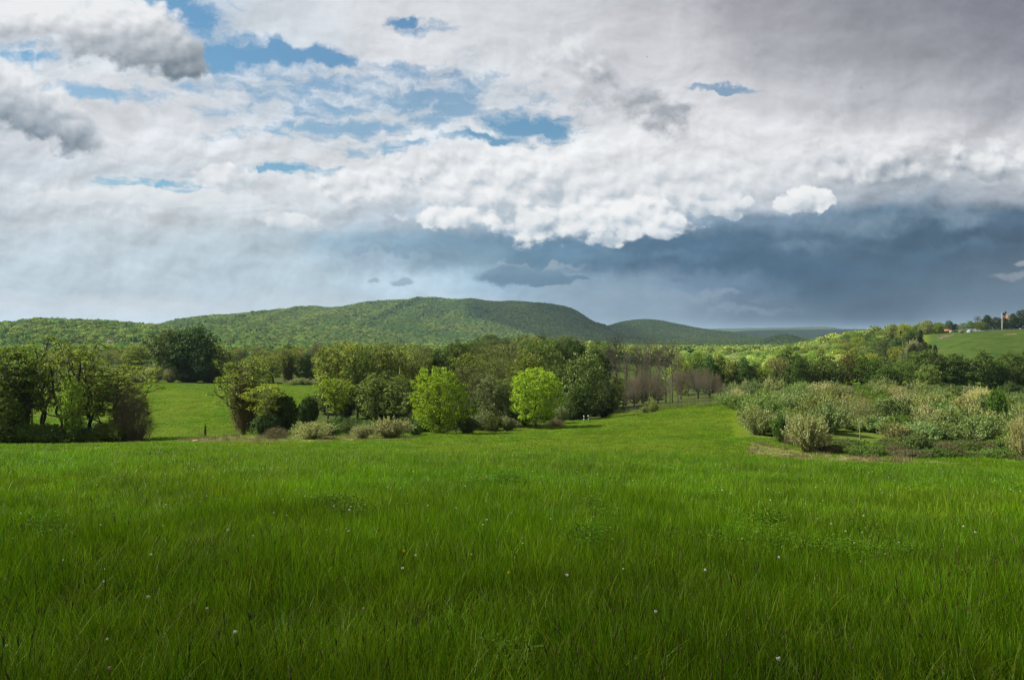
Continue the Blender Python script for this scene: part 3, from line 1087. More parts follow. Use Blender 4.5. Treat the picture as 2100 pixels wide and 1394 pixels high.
def twigs(geo, nodes, dirs, k, L, r, g, spread=0.6, up=0.6, sub=2):
    idx = np.repeat(np.arange(len(nodes)), k)
    d = norm(dirs[idx] * 0.8 + g.normal(size=(len(idx), 3)) * spread + np.array([0, 0, up]))
    l = L * (0.5 + g.random(len(idx)))[:, None]
    a = nodes[idx]
    b = a + d * l
    geo.tubes(a, b, r, r * 0.5, 3)
    for _ in range(sub):
        f = 0.3 + 0.6 * g.random(len(idx))[:, None]
        a2 = a + (b - a) * f
        d2 = norm(d + g.normal(size=d.shape) * spread * 0.9 + np.array([0, 0, up * 0.4]))
        geo.tubes(a2, a2 + d2 * l * 0.55, r * 0.7, r * 0.4, 3)


PROTO = {}


def register(key, h, w, parts):
    PROTO[key] = dict(h=h, w=w, parts=parts)


def grow_tree(key, seed, h=10.0, cb=0.22, R=3.6, prof=None, n=130, k=60, leaf=0.2, cl=0.75, flat=0.7, shell=0.45, lump=0.28, r_base=0.19, r_tip=0.022,
              bf=0.35, lean=(0, 0), stems=1, mat=None, up=0.5, bare=0, twig_r=0.012, twig_l=0.7, twig_up=0.5, both=0, outer=0.0, upb=0.15, trunk_top=0.75):
    g = np.random.default_rng(seed)
    prof = prof or prof_egg()
    pts = crown_points(n, cb * h, h * 0.97, R, prof, g, shell, lump, lean, seed)
    tg = Geo()
    cg = Geo()
    allnodes = []
    alldirs = []
    groups = [np.ones(len(pts), bool)]
    roots = [np.zeros(3)]
    if stems > 1:
        ang = np.arctan2(pts[:, 1], pts[:, 0])
        which = ((ang + math.pi) / (2 * math.pi) * stems).astype(int) % stems
        groups = [which == s for s in range(stems)]
        roots = [np.array([0.25 * math.cos((s + 0.5) / stems * 2 * math.pi - math.pi), 0.25 * math.sin((s + 0.5) / stems * 2 * math.pi - math.pi), 0]) for s in range(stems)]
    for sel, r0 in zip(groups, roots):
        q = pts[sel]
        if len(q) < 3:
            continue
        top = q.mean(0)
        top[2] = h * trunk_top
        if stems > 1:
            top[:2] *= 0.6
        m = 7
        tt = np.linspace(0, 1, m)[:, None]
        tr = r0 + (top - r0) * tt
        tr[1:, :2] += g.normal(size=(m - 1, 2)) * 0.012 * h
        tr[0, 2] = -0.3
        nodes, par = mst(tr, q, bf, upb)
        rad, child = skeleton(tg, nodes, par, r_tip, r_base / math.sqrt(len(groups)), 0.55, 6, g)
        f = np.arange(len(nodes)) >= m
        allnodes.append(nodes[f])
        dd = norm(nodes - nodes[np.maximum(par, 0)] + 1e-6)
        alldirs.append(dd[f])
    nodes = np.concatenate(allnodes)
    dirs = np.concatenate(alldirs)
    # flare at the foot
    tg.tubes([[0, 0, -0.3]], [[0, 0, 0.5]], r_base * 1.5, r_base * 1.02, 7)
    if bare:
        twigs(cg, nodes, dirs, bare, twig_l, twig_r, g, 0.55, twig_up)
    if k:
        nn = nodes
        if outer:
            c = np.array([0, 0, (cb + 1) * h / 2])
            rel = np.linalg.norm((nodes - c) / np.array([R, R, (1 - cb) * h / 2]), axis=1)
            nn = nodes[rel > outer]
        clump_leaves(cg, nn, k, cl, leaf, g, flat, up)
    parts = [('trunk', tg.mesh(key + '_trunk', [M_BARK]), 'bark'), ('crown', cg.mesh(key + '_crown', [mat or (M_TWIG if bare and not k else M_LEAF)]), 'leaf')]
    register(key, h, 2 * R, parts)


def grow_vine_tree(key, seed, h=10.0, R=3.6):
    g = np.random.default_rng(seed)
    pts = crown_points(110, 3.2, h * 0.97, R, prof_egg(0.55), g, 0.4, 0.4, (0, 0), seed)
    tr = np.array([[0, 0, -0.3], [0.1, 0, 1.2], [0.2, 0.1, 2.6], [0.15, 0.0, 4.2], [0.3, 0.1, 5.8], [0.3, 0, 7.2]])
    nodes, par = mst(tr, pts, 0.3, 0.15)
    tg, cg, vg = Geo(), Geo(), Geo()
    skeleton(tg, nodes, par, 0.02, 0.24, 0.55, 6, g)
    clump_leaves(cg, nodes[6:], 34, 0.75, 0.14, g, 0.5, 0.6)
    # curtains of old vine hanging round the trunk
    M = 420
    az = g.random(M) * 2 * math.pi
    r = R * 0.5 * np.sqrt(g.random(M)) * (0.6 + 0.4 * g.random(M))
    zt = h * (0.35 + 0.52 * g.random(M)) * (1 - 0.18 * (r / R))
    L = zt * (0.3 + 0.65 * g.random(M))
    a = np.stack([r * np.cos(az), r * np.sin(az), zt], 1)
    b = a.copy()
    b[:, 2] -= L
    b[:, :2] *= 0.82
    b[:, :2] += g.normal(size=(M, 2)) * 0.15
    mid = (a + b) / 2 + g.normal(size=a.shape) * 0.18
    vg.tubes(a, mid, 0.028, 0.03, 3)
    vg.tubes(mid, b, 0.03, 0.02, 3)
    for q in (a, mid, b, (a + mid) / 2, (b + mid) / 2):
        twigs(vg, q, norm(g.normal(size=q.shape)), 2, 0.5, 0.012, g, 0.8, -0.2, 1)
    lv = Geo()
    f = g.random((M, 12, 1))
    C = (a[:, None] * f + b[:, None] * (1 - f)).reshape(-1, 3) + g.normal(size=(M * 12, 3)) * 0.22
    leaf_quads(lv, C, 0.12, g, up=0.2)
    register(key, h, 2 * R, [('trunk', tg.mesh(key + '_trunk', [M_BARK]), 'bark'), ('crown', cg.mesh(key + '_crown', [M_LEAF]), 'leaf'),
                             ('vine', vg.mesh(key + '_vine', [M_TWIG]), 'vine'), ('vine_leaves', lv.mesh(key + '_vine_leaves', [M_LEAF]), 'leaf')])


def grow_conifer(key, seed, h=10.0, R=2.0):
    g = np.random.default_rng(seed)
    tg, cg = Geo(), Geo()
    tg.tubes([[0, 0, -0.3], [0, 0, h * 0.5]], [[0, 0, h * 0.5], [0, 0, h]], [0.18, 0.1], [0.1, 0.015], 6)
    A, B = [], []
    for i in range(30):
        t = 0.08 + 0.9 * i / 30
        m = int(9 - 5 * t)
        for j in range(m):
            az = g.random() * 6.283
            L = R * (1 - t) ** 0.8 * (0.7 + 0.5 * g.random()) + 0.15
            a = np.array([0, 0, t * h])
            b = a + np.array([math.cos(az) * L, math.sin(az) * L, -0.22 * L + 0.1])
            A.append(a)
            B.append(b)
    A, B = np.array(A), np.array(B)
    tg.tubes(A, B, 0.03, 0.01, 3)
    f = g.random((len(A), 34, 1)) ** 0.8
    C = (A[:, None] * (1 - f) + B[:, None] * f).reshape(-1, 3) + g.normal(size=(len(A) * 34, 3)) * np.array([0.16, 0.16, 0.09])
    leaf_quads(cg, C, 0.17, g, up=0.2, ratio=0.4)
    register(key, h, 2 * R, [('trunk', tg.mesh(key + '_trunk', [M_BARK]), 'bark'), ('crown', cg.mesh(key + '_crown', [M_LEAF_DENSE]), 'leaf')])


def grow_shrub(key, seed, h=3.2, R=2.6, sprays=230, per=34, leaf=0.085, mat=None, arch=0.55, spike=0.35, side=0.16, low=0.25, lump=0.35):
    g = np.random.default_rng(seed)
    tg, cg = Geo(), Geo()
    az = g.random(sprays) * 2 * math.pi
    rr = np.sqrt(g.random(sprays))
    lm = 1 + lump * np.array(fbm(np.cos(az) * 1.7 + seed, np.sin(az) * 1.7 + rr, 2, seed))
    re = R * rr * lm
    env = np.sqrt(np.maximum(1 - (rr * 0.96) ** 2, 0.02))
    he = h * (low + (1 - low) * env) * (0.62 + 0.38 * g.random(sprays)) * (0.75 + 0.25 * lm)
    o = np.stack([np.cos(az) * re * 0.12, np.sin(az) * re * 0.12, np.full(sprays, -0.1)], 1)
    e = np.stack([np.cos(az) * re, np.sin(az) * re, he], 1)
    m1 = o * 0.6 + e * 0.4
    m1[:, 2] = he * (0.5 + arch * 0.35)
    t = np.linspace(0, 1, 7)[None, :, None]
    P = (1 - t) ** 2 * o[:, None] + 2 * t * (1 - t) * m1[:, None] + t * t * e[:, None]
    # sprays run on past the outline and lift or droop
    tipd = norm(e - m1 + np.array([0, 0, 0.35 * h]) * (g.random((sprays, 1)) - 0.15))
    tip = e + tipd * (spike * (0.4 + g.random((sprays, 1))) * h * 0.35)
    for i in range(6):
        tg.tubes(P[:, i], P[:, i + 1], 0.03 - 0.004 * i, 0.026 - 0.004 * i, 3)
    tg.tubes(P[:, 6], tip, 0.008, 0.004, 3)
    f = (0.25 + 0.75 * g.random((sprays, per)) ** 0.7) * 6
    i0 = np.minimum(f.astype(int), 5)
    fr = (f - i0)[..., None]
    S_ = np.arange(sprays)[:, None]
    C = P[S_, i0] * (1 - fr) + P[S_, i0 + 1] * fr
    C = C + g.normal(size=C.shape) * side * (0.5 + h / 6)
    ft = g.random((sprays, per // 2, 1))
    Ct = e[:, None] * (1 - ft) + tip[:, None] * ft + g.normal(size=(sprays, per // 2, 3)) * side * 0.35
    C = np.concatenate([C.reshape(-1, 3), Ct.reshape(-1, 3)])
    C = C[C[:, 2] > 0.02]
    c0 = norm(C - np.array([0, 0, h * 0.25]))
    leaf_quads(cg, C, leaf, g, up=0.35, outw=c0 * 0.5, ratio=0.5)
    register(key, h, 2 * R, [('stem', tg.mesh(key + '_stem', [M_BARK]), 'bark'), ('foliage', cg.mesh(key + '_foliage', [mat or M_OLIVE]), 'leaf')])


def grow_bare_mound(key, seed, h=4.0, R=2.5):
    """a heap of leafless vines and twigs with a few leaves"""
    g = np.random.default_rng(seed)
    tg, cg = Geo(), Geo()
    n = 340
    az = g.random(n) * 6.283
    rr = np.sqrt(g.random(n))
    e = np.stack([np.cos(az) * rr * R, np.sin(az) * rr * R, h * np.sqrt(np.maximum(1 - rr ** 2 * 0.95, 0.02)) * (0.5 + 0.5 * g.random(n))], 1)
    o = e * np.array([0.55, 0.55, 0]) + np.array([0, 0, -0.1])
    m = (e + o) / 2 + g.normal(size=e.shape) * 0.3
    tg.tubes(o, m, 0.024, 0.018, 3)
    tg.tubes(m, e, 0.018, 0.010, 3)
    twigs(tg, e, norm(e - np.array([0, 0, h * 0.2])), 3, 0.8, 0.008, g, 0.7, 0.1, 2)
    clump_leaves(cg, e[::3], 9, 0.5, 0.10, g, 0.8, 0.4)
    register(key, h, 2 * R, [('stem', tg.mesh(key + '_stem', [M_BARK]), 'bark'), ('foliage', cg.mesh(key + '_foliage', [M_LEAF]), 'leaf')])


def grow_all():
    # bright maples
    grow_tree('maple_a', 101, R=3.7, cb=0.03, prof=prof_egg(0.40, 2.0, 1.9), n=280, k=58, leaf=0.115, cl=0.55, flat=0.85, shell=0.42, lump=0.55, r_base=0.16, stems=1)
    grow_tree('maple_b', 102, R=3.9, cb=0.08, prof=prof_egg(0.42, 2.4, 2.1), n=300, k=58, leaf=0.115, cl=0.55, flat=0.85, shell=0.42, lump=0.18, r_base=0.17, stems=1)
    # ordinary leafy trees
    for i, (R, cb, pf, n, k, cl) in enumerate([(3.4, 0.14, prof_egg(0.5), 170, 34, 0.72), (3.0, 0.2, prof_egg(0.55, 2.6), 150, 34, 0.7), (3.9, 0.12, prof_egg(0.45), 190, 34, 0.78),
                                               (2.6, 0.12, prof_egg(0.5, 2.8), 150, 34, 0.66), (3.3, 0.26, prof_egg(0.6, 2.2), 140, 34, 0.75)]):
        grow_tree('leafy_%s' % 'abcde'[i], 200 + i, R=R, cb=cb, prof=pf, n=n, k=k, cl=cl, leaf=0.17, lump=0.5)
    # thin-leaved trees whose limbs show
    for i, (R, cb, pf, n, k, cl, st) in enumerate([(3.2, 0.28, prof_vase, 150, 17, 0.6, 1), (2.6, 0.2, prof_egg(0.6), 140, 16, 0.55, 1), (3.4, 0.14, prof_egg(0.6), 170, 15, 0.6, 2), (2.4, 0.16, prof_column, 140, 17, 0.55, 1)]):
        grow_tree('sparse_%s' % 'abcd'[i], 300 + i, R=R, cb=cb, prof=pf, n=n, k=k, cl=cl, leaf=0.17, lump=0.4, r_base=0.17, stems=st, shell=0.6, bare=2, twig_r=0.014)
    # layered, feathery trees at the near hedge
    for i, (R, cb, n, st, ln) in enumerate([(3.4, 0.30, 130, 2, (0.8, 0)), (2.8, 0.26, 115, 1, (-0.5, 0.2)), (3.6, 0.24, 135, 3, (0.2, 0)), (2.9, 0.18, 110, 1, (1.6, 0))]):
        grow_tree('feathery_%s' % 'abcd'[i], 400 + i, R=R, cb=cb, prof=prof_egg(0.62, 2.0, 1.6), n=n, k=36, cl=0.7, flat=0.32, leaf=0.115, lump=0.75, r_base=0.19, stems=st, shell=0.55, up=1.0, lean=ln, bf=0.3)
    # dense dark trees
    for i, (R, cb, pf) in enumerate([(3.9, 0.05, prof_egg(0.42, 2.4)), (3.4, 0.1, prof_egg(0.5, 2.4)), (4.4, 0.1, prof_egg(0.5, 2.2))]):
        grow_tree('dense_%s' % 'abc'[i], 500 + i, R=R, cb=cb, prof=pf, n=200, k=48, cl=0.8, leaf=0.17, lump=0.42, mat=M_LEAF_DENSE)
    # leafless trees
    for i, (R, cb, pf, n) in enumerate([(1.5, 0.3, prof_column, 170), (1.9, 0.28, prof_vase, 190), (1.3, 0.35, prof_column, 150)]):
        grow_tree('bare_%s' % 'abc'[i], 600 + i, R=R, cb=cb, prof=pf, n=n, k=0, bare=2, twig_r=0.013, twig_l=0.7, twig_up=0.9, r_base=0.15, r_tip=0.02, shell=0.6, bf=0.25, upb=0.9, trunk_top=0.9)
    for i, (R, cb, n) in enumerate([(3.2, 0.3, 230), (2.7, 0.35, 200)]):
        grow_tree('brown_%s' % 'ab'[i], 650 + i, R=R, cb=cb, prof=prof_vase, n=n, k=9, bare=2, twig_r=0.013, twig_l=0.7, twig_up=0.8, r_base=0.16, shell=0.6, bf=0.25, upb=0.6, leaf=0.12, cl=0.6)
    # thin-stemmed saplings of the bare thicket
    for i in range(4):
        grow_tree('sapling_%s' % 'abcd'[i], 700 + i, h=6.0, cb=0.45, R=1.5, prof=prof_vase, n=70, k=0, bare=4, twig_r=0.009, twig_l=0.55, twig_up=0.9, r_base=0.042, r_tip=0.012,
                  shell=0.7, bf=0.25, upb=0.8, stems=1 + i % 2, trunk_top=0.7)
    grow_tree('young_tree', 720, h=6.0, cb=0.28, R=1.9, prof=prof_egg(0.55), n=110, k=5, bare=4, twig_r=0.010, twig_l=0.5, twig_up=0.5, r_base=0.07, r_tip=0.014, leaf=0.075, cl=0.4, shell=0.6)
    grow_tree('pale_tree', 730, h=6.0, cb=0.3, R=1.9, prof=prof_vase, n=60, k=44, leaf=0.10, cl=0.5, flat=0.5, r_base=0.12, r_tip=0.03, lump=0.6, trunk_top=0.85)
    grow_tree('blossom_a', 740, R=3.5, cb=0.08, prof=prof_egg(0.48, 2.2), n=190, k=38, leaf=0.16, cl=0.75, lump=0.45, mat=M_BLOOM)
    grow_vine_tree('vine_a', 750)
    grow_vine_tree('vine_b', 751, 10.0, 3.0)
    grow_conifer('conifer_a', 760, 10, 2.3)
    grow_conifer('conifer_b', 761, 10, 1.6)
    # shrubs
    for i, (h, R, sp) in enumerate([(3.2, 2.7, 220), (2.8, 2.6, 210), (3.4, 2.4, 215), (2.4, 2.8, 210)]):
        grow_shrub('olive_%s' % 'abcd'[i], 800 + i, h, R, sp, 46, leaf=0.085, spike=0.45, side=0.13, lump=0.6)
    for i, (h, R) in enumerate([(3.0, 2.6), (3.4, 2.3), (2.4, 2.8)]):
        grow_shrub('green_shrub_%s' % 'abc'[i], 820 + i, h, R, 190, 42, leaf=0.10, mat=M_LEAF_DENSE, spike=0.15, side=0.22)
    grow_shrub('bramble_a', 830, 1.2, 2.2, 170, 26, leaf=0.085, mat=M_LEAF, arch=0.9, spike=0.25, side=0.2, low=0.5)
    grow_shrub('bramble_b', 831, 1.0, 2.4, 170, 26, leaf=0.085, mat=M_LEAF, arch=0.9, spike=0.25, side=0.2, low=0.5)
    grow_shrub('dome_bush', 835, 3.4, 2.0, 260, 60, leaf=0.115, mat=M_LEAF_DENSE, spike=0.05, side=0.22, low=0.35, lump=0.15)
    grow_bare_mound('vine_mound', 840, 4.5, 2.6)


grow_all()

PLANTS = []


def plant(key, name, cat, px, d, top=None, wid=None, col=(0.06, 0.085, 0.018), bark=(0.085, 0.072, 0.055), label=None, group=None, h=None, rz=None, vine=(0.085, 0.062, 0.04), sink=0.12):
    p = PROTO[key]
    b = at(px, d)
    if h is None:
        h = (HR - b[2] / d * F - top) / F * d
    h = max(h, 0.6)
    s = h / p['h']
    sx = s if wid is None else (wid / F * d) / p['w']
    o = empty(name, (b[0], b[1], b[2] - sink), random.random() * 6.283 if rz is None else rz)
    o.scale = (sx, sx, s)
    tag(o, label, cat, group)
    for (pn, me, role) in p['parts']:
        c = ob(pn, me, o)
        cc = {'bark': bark, 'leaf': col, 'vine': vine}[role]
        if role == 'leaf' and p['parts'][1][1].materials[0] == M_TWIG:
            cc = col
        c.color = (*cc, 1.0)
    PLANTS.append(o)
    return o


def vary(c, a=0.15):
    k = 1 + random.uniform(-a, a)
    return tuple(max(0.002, v * k * (1 + random.uniform(-a, a) * 0.4)) for v in c)


# ------------------------------------------------------------------ the planting
BRIGHT = (0.245, 0.340, 0.016)
OLIVEG = (0.155, 0.195, 0.024)
MID = (0.135, 0.190, 0.024)
LIGHT = (0.200, 0.245, 0.030)
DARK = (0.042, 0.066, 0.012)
DEEP = (0.064, 0.105, 0.014)
YELL = (0.250, 0.295, 0.026)
GOLD = (0.200, 0.170, 0.036)
GREYG = (0.130, 0.155, 0.060)
CREAM = (0.250, 0.285, 0.085)
SILV = (0.180, 0.240, 0.066)
SHRUBG = (0.125, 0.185, 0.026)
REDTW = (0.165, 0.138, 0.088)
GREYTW = (0.128, 0.112, 0.076)
BROWNTW = (0.170, 0.200, 0.045)
PALEB = (0.26, 0.24, 0.20)
DARKB = (0.055, 0.047, 0.038)


def planting():
    P = plant
    # --- the near hedge on the hill's foot
    g = 'trees of the near dark hedge'
    P('feathery_b', 'feathery_tree', 'tree', -62, 100, 708, 190, vary(OLIVEG), DARKB, 'feathery tree cut by the frame at the outer end of the dark hedge', g)
    P('vine_b', 'vine_covered_tree', 'tree', 36, 101, 698, 120, vary(MID), DARKB, 'tall tree wrapped in brown vine beside the frame edge in the dark hedge', g, vine=(0.111, 0.088, 0.054))
    P('feathery_a', 'feathery_tree', 'tree', 88, 108, 684, 150, (0.124, 0.166, 0.019), DARKB, 'tallest feathery tree of the dark hedge, its crown flat and dark', g)
    P('feathery_c', 'feathery_tree', 'tree', 138, 103, 690, 160, (0.150, 0.195, 0.022), DARKB, 'spreading feathery tree with curved dark limbs in the middle of the dark hedge', g)
    P('feathery_b', 'feathery_tree', 'tree', 186, 105, 712, 110, (0.163, 0.215, 0.022), DARKB, 'feathery tree with upright limbs next to the leaning one in the dark hedge', g)
    P('feathery_d', 'feathery_tree', 'tree', 226, 106, 733, 135, (0.195, 0.247, 0.024), DARKB, 'feathery tree leaning out over the meadow at the open end of the dark hedge', g, rz=0.0)
    P('sparse_b', 'half_bare_tree', 'tree', 252, 104, 770, 80, (0.208, 0.208, 0.060), (0.091, 0.075, 0.054), 'half bare brown tree rising out of the vine heap at the hedge end', g)
    P('vine_mound', 'vine_heap', 'shrub', 270, 103, 806, 84, (0.143, 0.156, 0.042), (0.150, 0.114, 0.074), 'heap of leafless brown vines at the open end of the dark hedge')
    P('leafy_d', 'young_tree', 'tree', 148, 98, 770, 46, (0.221, 0.312, 0.036), DARKB, 'fresh light green young tree before the dark trunks of the hedge')
    P('leafy_d', 'young_tree', 'tree', 16, 97, 806, 60, (0.156, 0.208, 0.036), DARKB, 'low light green young tree near the frame edge in the hedge')
    und = [(-60, 97, 120, 'green_shrub_a'), (8, 97, 110, 'green_shrub_b'), (55, 98, 85, 'green_shrub_c'), (100, 98.5, 100, 'green_shrub_a'), (150, 99, 95, 'green_shrub_c'), (190, 100, 80, 'green_shrub_b'),
           (225, 101, 70, 'green_shrub_c'), (-10, 105, 130, 'green_shrub_b'), (120, 110, 120, 'green_shrub_a'), (200, 109, 100, 'green_shrub_b'), (30, 112, 120, 'green_shrub_a')]
    for (px, d, w, k) in und:
        P(k, 'understorey_bush', 'bush', px, d, None, w, vary((0.130, 0.195, 0.026), 0.3), DARKB, 'dark leafy bush in the shade under the near hedge trees', 'bushes under the near dark hedge', h=random.uniform(1.3, 3.0))
    # --- behind the far meadow
    P('leafy_e', 'leafy_tree', 'tree', 283, 292, 706, 72, OLIVEG, DARKB, 'upright olive tree standing alone behind the cream bushes of the far meadow')
    P('dense_c', 'leafy_tree', 'tree', 352, 243, 674, 92, (0.073, 0.105, 0.018), DARKB, 'brownish green half of the big round tree pair behind the far meadow')
    P('dense_a', 'dense_tree', 'tree', 398, 240, 668, 104, (0.042, 0.090, 0.015), DARKB, 'big dense dark round tree standing over the far meadow')
    P('leafy_d', 'leafy_tree', 'tree', 448, 250, 706, 50, OLIVEG, DARKB, 'slim olive tree close beside the big dark round tree')
    for (px, w, top, c, l) in [(316, 48, 750, CREAM, 'cream bush at the far meadow edge, the widest near the big dark tree'), (350, 30, 756, (0.288, 0.273, 0.115), 'small pale tan bush tucked against the big dark tree'),
                               (285, 36, 765, (0.143, 0.117, 0.064), 'low brown leafless bush at the far end of the far meadow')]:
        P('olive_b', 'flowering_shrub', 'shrub', px, 234, top, w, c, DARKB, l, 'shrubs along the far meadow')
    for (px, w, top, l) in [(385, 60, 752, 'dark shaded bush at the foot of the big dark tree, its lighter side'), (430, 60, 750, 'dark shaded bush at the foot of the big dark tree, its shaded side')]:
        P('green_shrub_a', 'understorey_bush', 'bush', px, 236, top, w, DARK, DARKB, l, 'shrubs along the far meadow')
    for (px, w, top, l) in [(600, 34, 778, 'first cream bush under the slim trees behind the far meadow'), (622, 28, 774, 'middle cream bush under the slim trees behind the far meadow'),
                            (642, 34, 779, 'brightest cream bush under the slim trees behind the far meadow')]:
        P('olive_a', 'flowering_shrub', 'shrub', px, 232, top, w, CREAM, DARKB, l, 'shrubs along the far meadow')
    P('vine_a', 'vine_covered_tree', 'tree', 590, 238, 709, 52, OLIVEG, DARKB, 'slender tree with clinging vine behind the cream bushes')
    P('dense_b', 'dense_tree', 'tree', 629, 240, 723, 40, DEEP, DARKB, 'small dark green tree between two slender trees behind the far meadow')
    P('bare_c', 'bare_tree', 'tree', 650, 236, 700, 26, GREYTW, DARKB, 'tall thin leafless tree next to the small dark tree')
    P('leafy_b', 'leafy_tree', 'tree', 558, 246, 726, 60, LIGHT, DARKB, 'pale green loose tree behind the vine draped tree')
    P('leafy_a', 'leafy_tree', 'tree', 522, 250, 730, 66, OLIVEG, DARKB, 'olive tree showing over the shoulder of the vine draped tree')
    # --- in front of the far meadow
    P('vine_a', 'vine_covered_tree', 'tree', 502, 119, 727, 122, (0.169, 0.218, 0.031), DARKB, 'big tree draped with curtains of brown vine in front of the far meadow', vine=(0.183, 0.133, 0.061))
    P('pale_tree', 'young_tree', 'tree', 543, 114, 783, 72, YELL, PALEB, 'small pale barked tree with yellow green tufts beside the vine draped tree')
    P('dome_bush', 'round_bush', 'bush', 577, 119, 806, 66, (0.065, 0.101, 0.016), DARKB, 'dark dome of vines behind the small pale barked tree')
    P('dome_bush', 'round_bush', 'bush', 545, 112, 848, 56, (0.065, 0.113, 0.023), DARKB, 'low dark green bush at the foot of the small pale barked tree')
    P('dome_bush', 'round_bush', 'bush', 632, 132, 812, 40, (0.069, 0.117, 0.016), DARKB, 'neat round dark green bush standing by itself in the meadow gap')
    P('sparse_a', 'young_tree', 'tree', 684, 134, 772, 78, (0.241, 0.321, 0.023), DARKB, 'small bright yellow green tree at the meadow end of the wood')
    # --- wood in the middle
    g = 'thin leaved trees of the middle wood'
    tall = [('sparse_a', 672, 150, 706, 70), ('sparse_c', 706, 148, 700, 110), ('sparse_b', 732, 146, 706, 74), ('sparse_d', 757, 150, 700, 60), ('sparse_a', 782, 156, 708, 80), ('sparse_c', 815, 160, 712, 90),
            ('sparse_b', 848, 158, 722, 70), ('sparse_d', 725, 170, 696, 60), ('sparse_a', 800, 185, 704, 70), ('sparse_b', 836, 190, 708, 70), ('sparse_c', 690, 175, 702, 80)]
    for (k, px, d, top, w) in tall:
        P(k, 'thin_leaved_tree', 'tree', px, d, top, w, vary(random.choice([(0.17, 0.21, 0.04), (0.21, 0.25, 0.05), (0.14, 0.18, 0.035)]), 0.22), vary((0.115, 0.098, 0.057), 0.3), 'tall thin leaved tree in the middle wood, its dark limbs showing', g)
    P('leafy_a', 'leafy_tree', 'tree', 768, 140, 762, 84, (0.143, 0.186, 0.038), DARKB, 'loose green tree with a broken pale limb at the edge of the middle wood')
    P('leafy_d', 'leafy_tree', 'tree', 815, 138, 770, 66, (0.138, 0.183, 0.034), DARKB, 'upright loose tree behind the two cream bushes of the meadow edge')
    P('leafy_b', 'leafy_tree', 'tree', 846, 136, 800, 60, (0.154, 0.205, 0.057), DARKB, 'grey green small tree leaning against the first bright maple')
    P('maple_a', 'maple_tree', 'tree', 901, 117, 748, 116, BRIGHT, DARKB, 'bright yellow green maple with a ragged crown, the broader of two', None)
    P('maple_b', 'maple_tree', 'tree', 1098, 130, 750, 100, (0.303, 0.433, 0.025), DARKB, 'bright yellow green maple with a smooth egg shaped crown on a short trunk', None)
    P('leafy_d', 'leafy_tree', 'tree', 1006, 133, 768, 58, GREYG, DARKB, 'small grey green tree between the two bright maples')
    P('leafy_b', 'leafy_tree', 'tree', 1032, 136, 776, 60, (0.134, 0.172, 0.040), DARKB, 'loose olive tree close behind the grey green one between the maples')
    g = 'trees behind the bright maples'
    for (k, px, d, top, w, c) in [('dense_b', 882, 180, 712, 74, DEEP), ('leafy_c', 938, 186, 698, 70, (0.077, 0.109, 0.017)), ('sparse_b', 965, 176, 722, 74, OLIVEG), ('brown_a', 1000, 190, 704, 86, BROWNTW),
                                  ('brown_b', 1045, 192, 702, 80, BROWNTW), ('brown_a', 1022, 170, 728, 80, BROWNTW), ('leafy_c', 1106, 186, 698, 92, (0.111, 0.152, 0.022)), ('leafy_a', 1080, 176, 722, 80, OLIVEG),
                                  ('dense_c', 1148, 200, 698, 70, DEEP), ('dense_a', 1182, 206, 695, 62, (0.046, 0.090, 0.013)), ('dense_b', 1226, 190, 716, 52, DEEP), ('sparse_a', 960, 158, 748, 80, (0.106, 0.117, 0.029)),
                                  ('sparse_c', 990, 152, 760, 80, (0.100, 0.113, 0.025)), ('leafy_c', 1140, 162, 742, 80, (0.087, 0.125, 0.021)), ('sparse_b', 1060, 160, 750, 60, OLIVEG), ('brown_b', 862, 176, 706, 60, BROWNTW),
                                  ('brown_a', 790, 196, 700, 70, BROWNTW), ('brown_b', 825, 200, 702, 60, BROWNTW)]:
        nm = {'d': 'dense_tree', 'l': 'leafy_tree', 's': 'thin_leaved_tree', 'b': 'bare_tree'}[k[0]]
        lab = {'d': 'dark dense tree in the wood behind the bright maples', 'l': 'full olive green tree in the wood behind the bright maples', 's': 'thin leaved tree in the wood behind the bright maples',
               'b': 'brown barely budding tree in the wood behind the bright maples'}[k[0]]
        P(k, nm, 'tree', px, d, top, w, vary(c, 0.1), vary((0.106, 0.092, 0.053), 0.3), lab, g + ' ' + nm.split('_')[0])
    P('blossom_a', 'blossom_tree', 'tree', 1203, 152, 719, 88, (0.119, 0.172, 0.031), DARKB, 'big tree dotted with white blossom at the end of the middle wood')
    P('dense_b', 'dense_tree', 'tree', 1186, 148, 790, 56, DEEP, DARKB, 'dark lower tree in front of the blossoming one')
    P('dense_b', 'dense_tree', 'tree', 1236, 158, 778, 44, (0.065, 0.086, 0.021), DARKB, 'shaded tree on the dark side of the blossoming one')
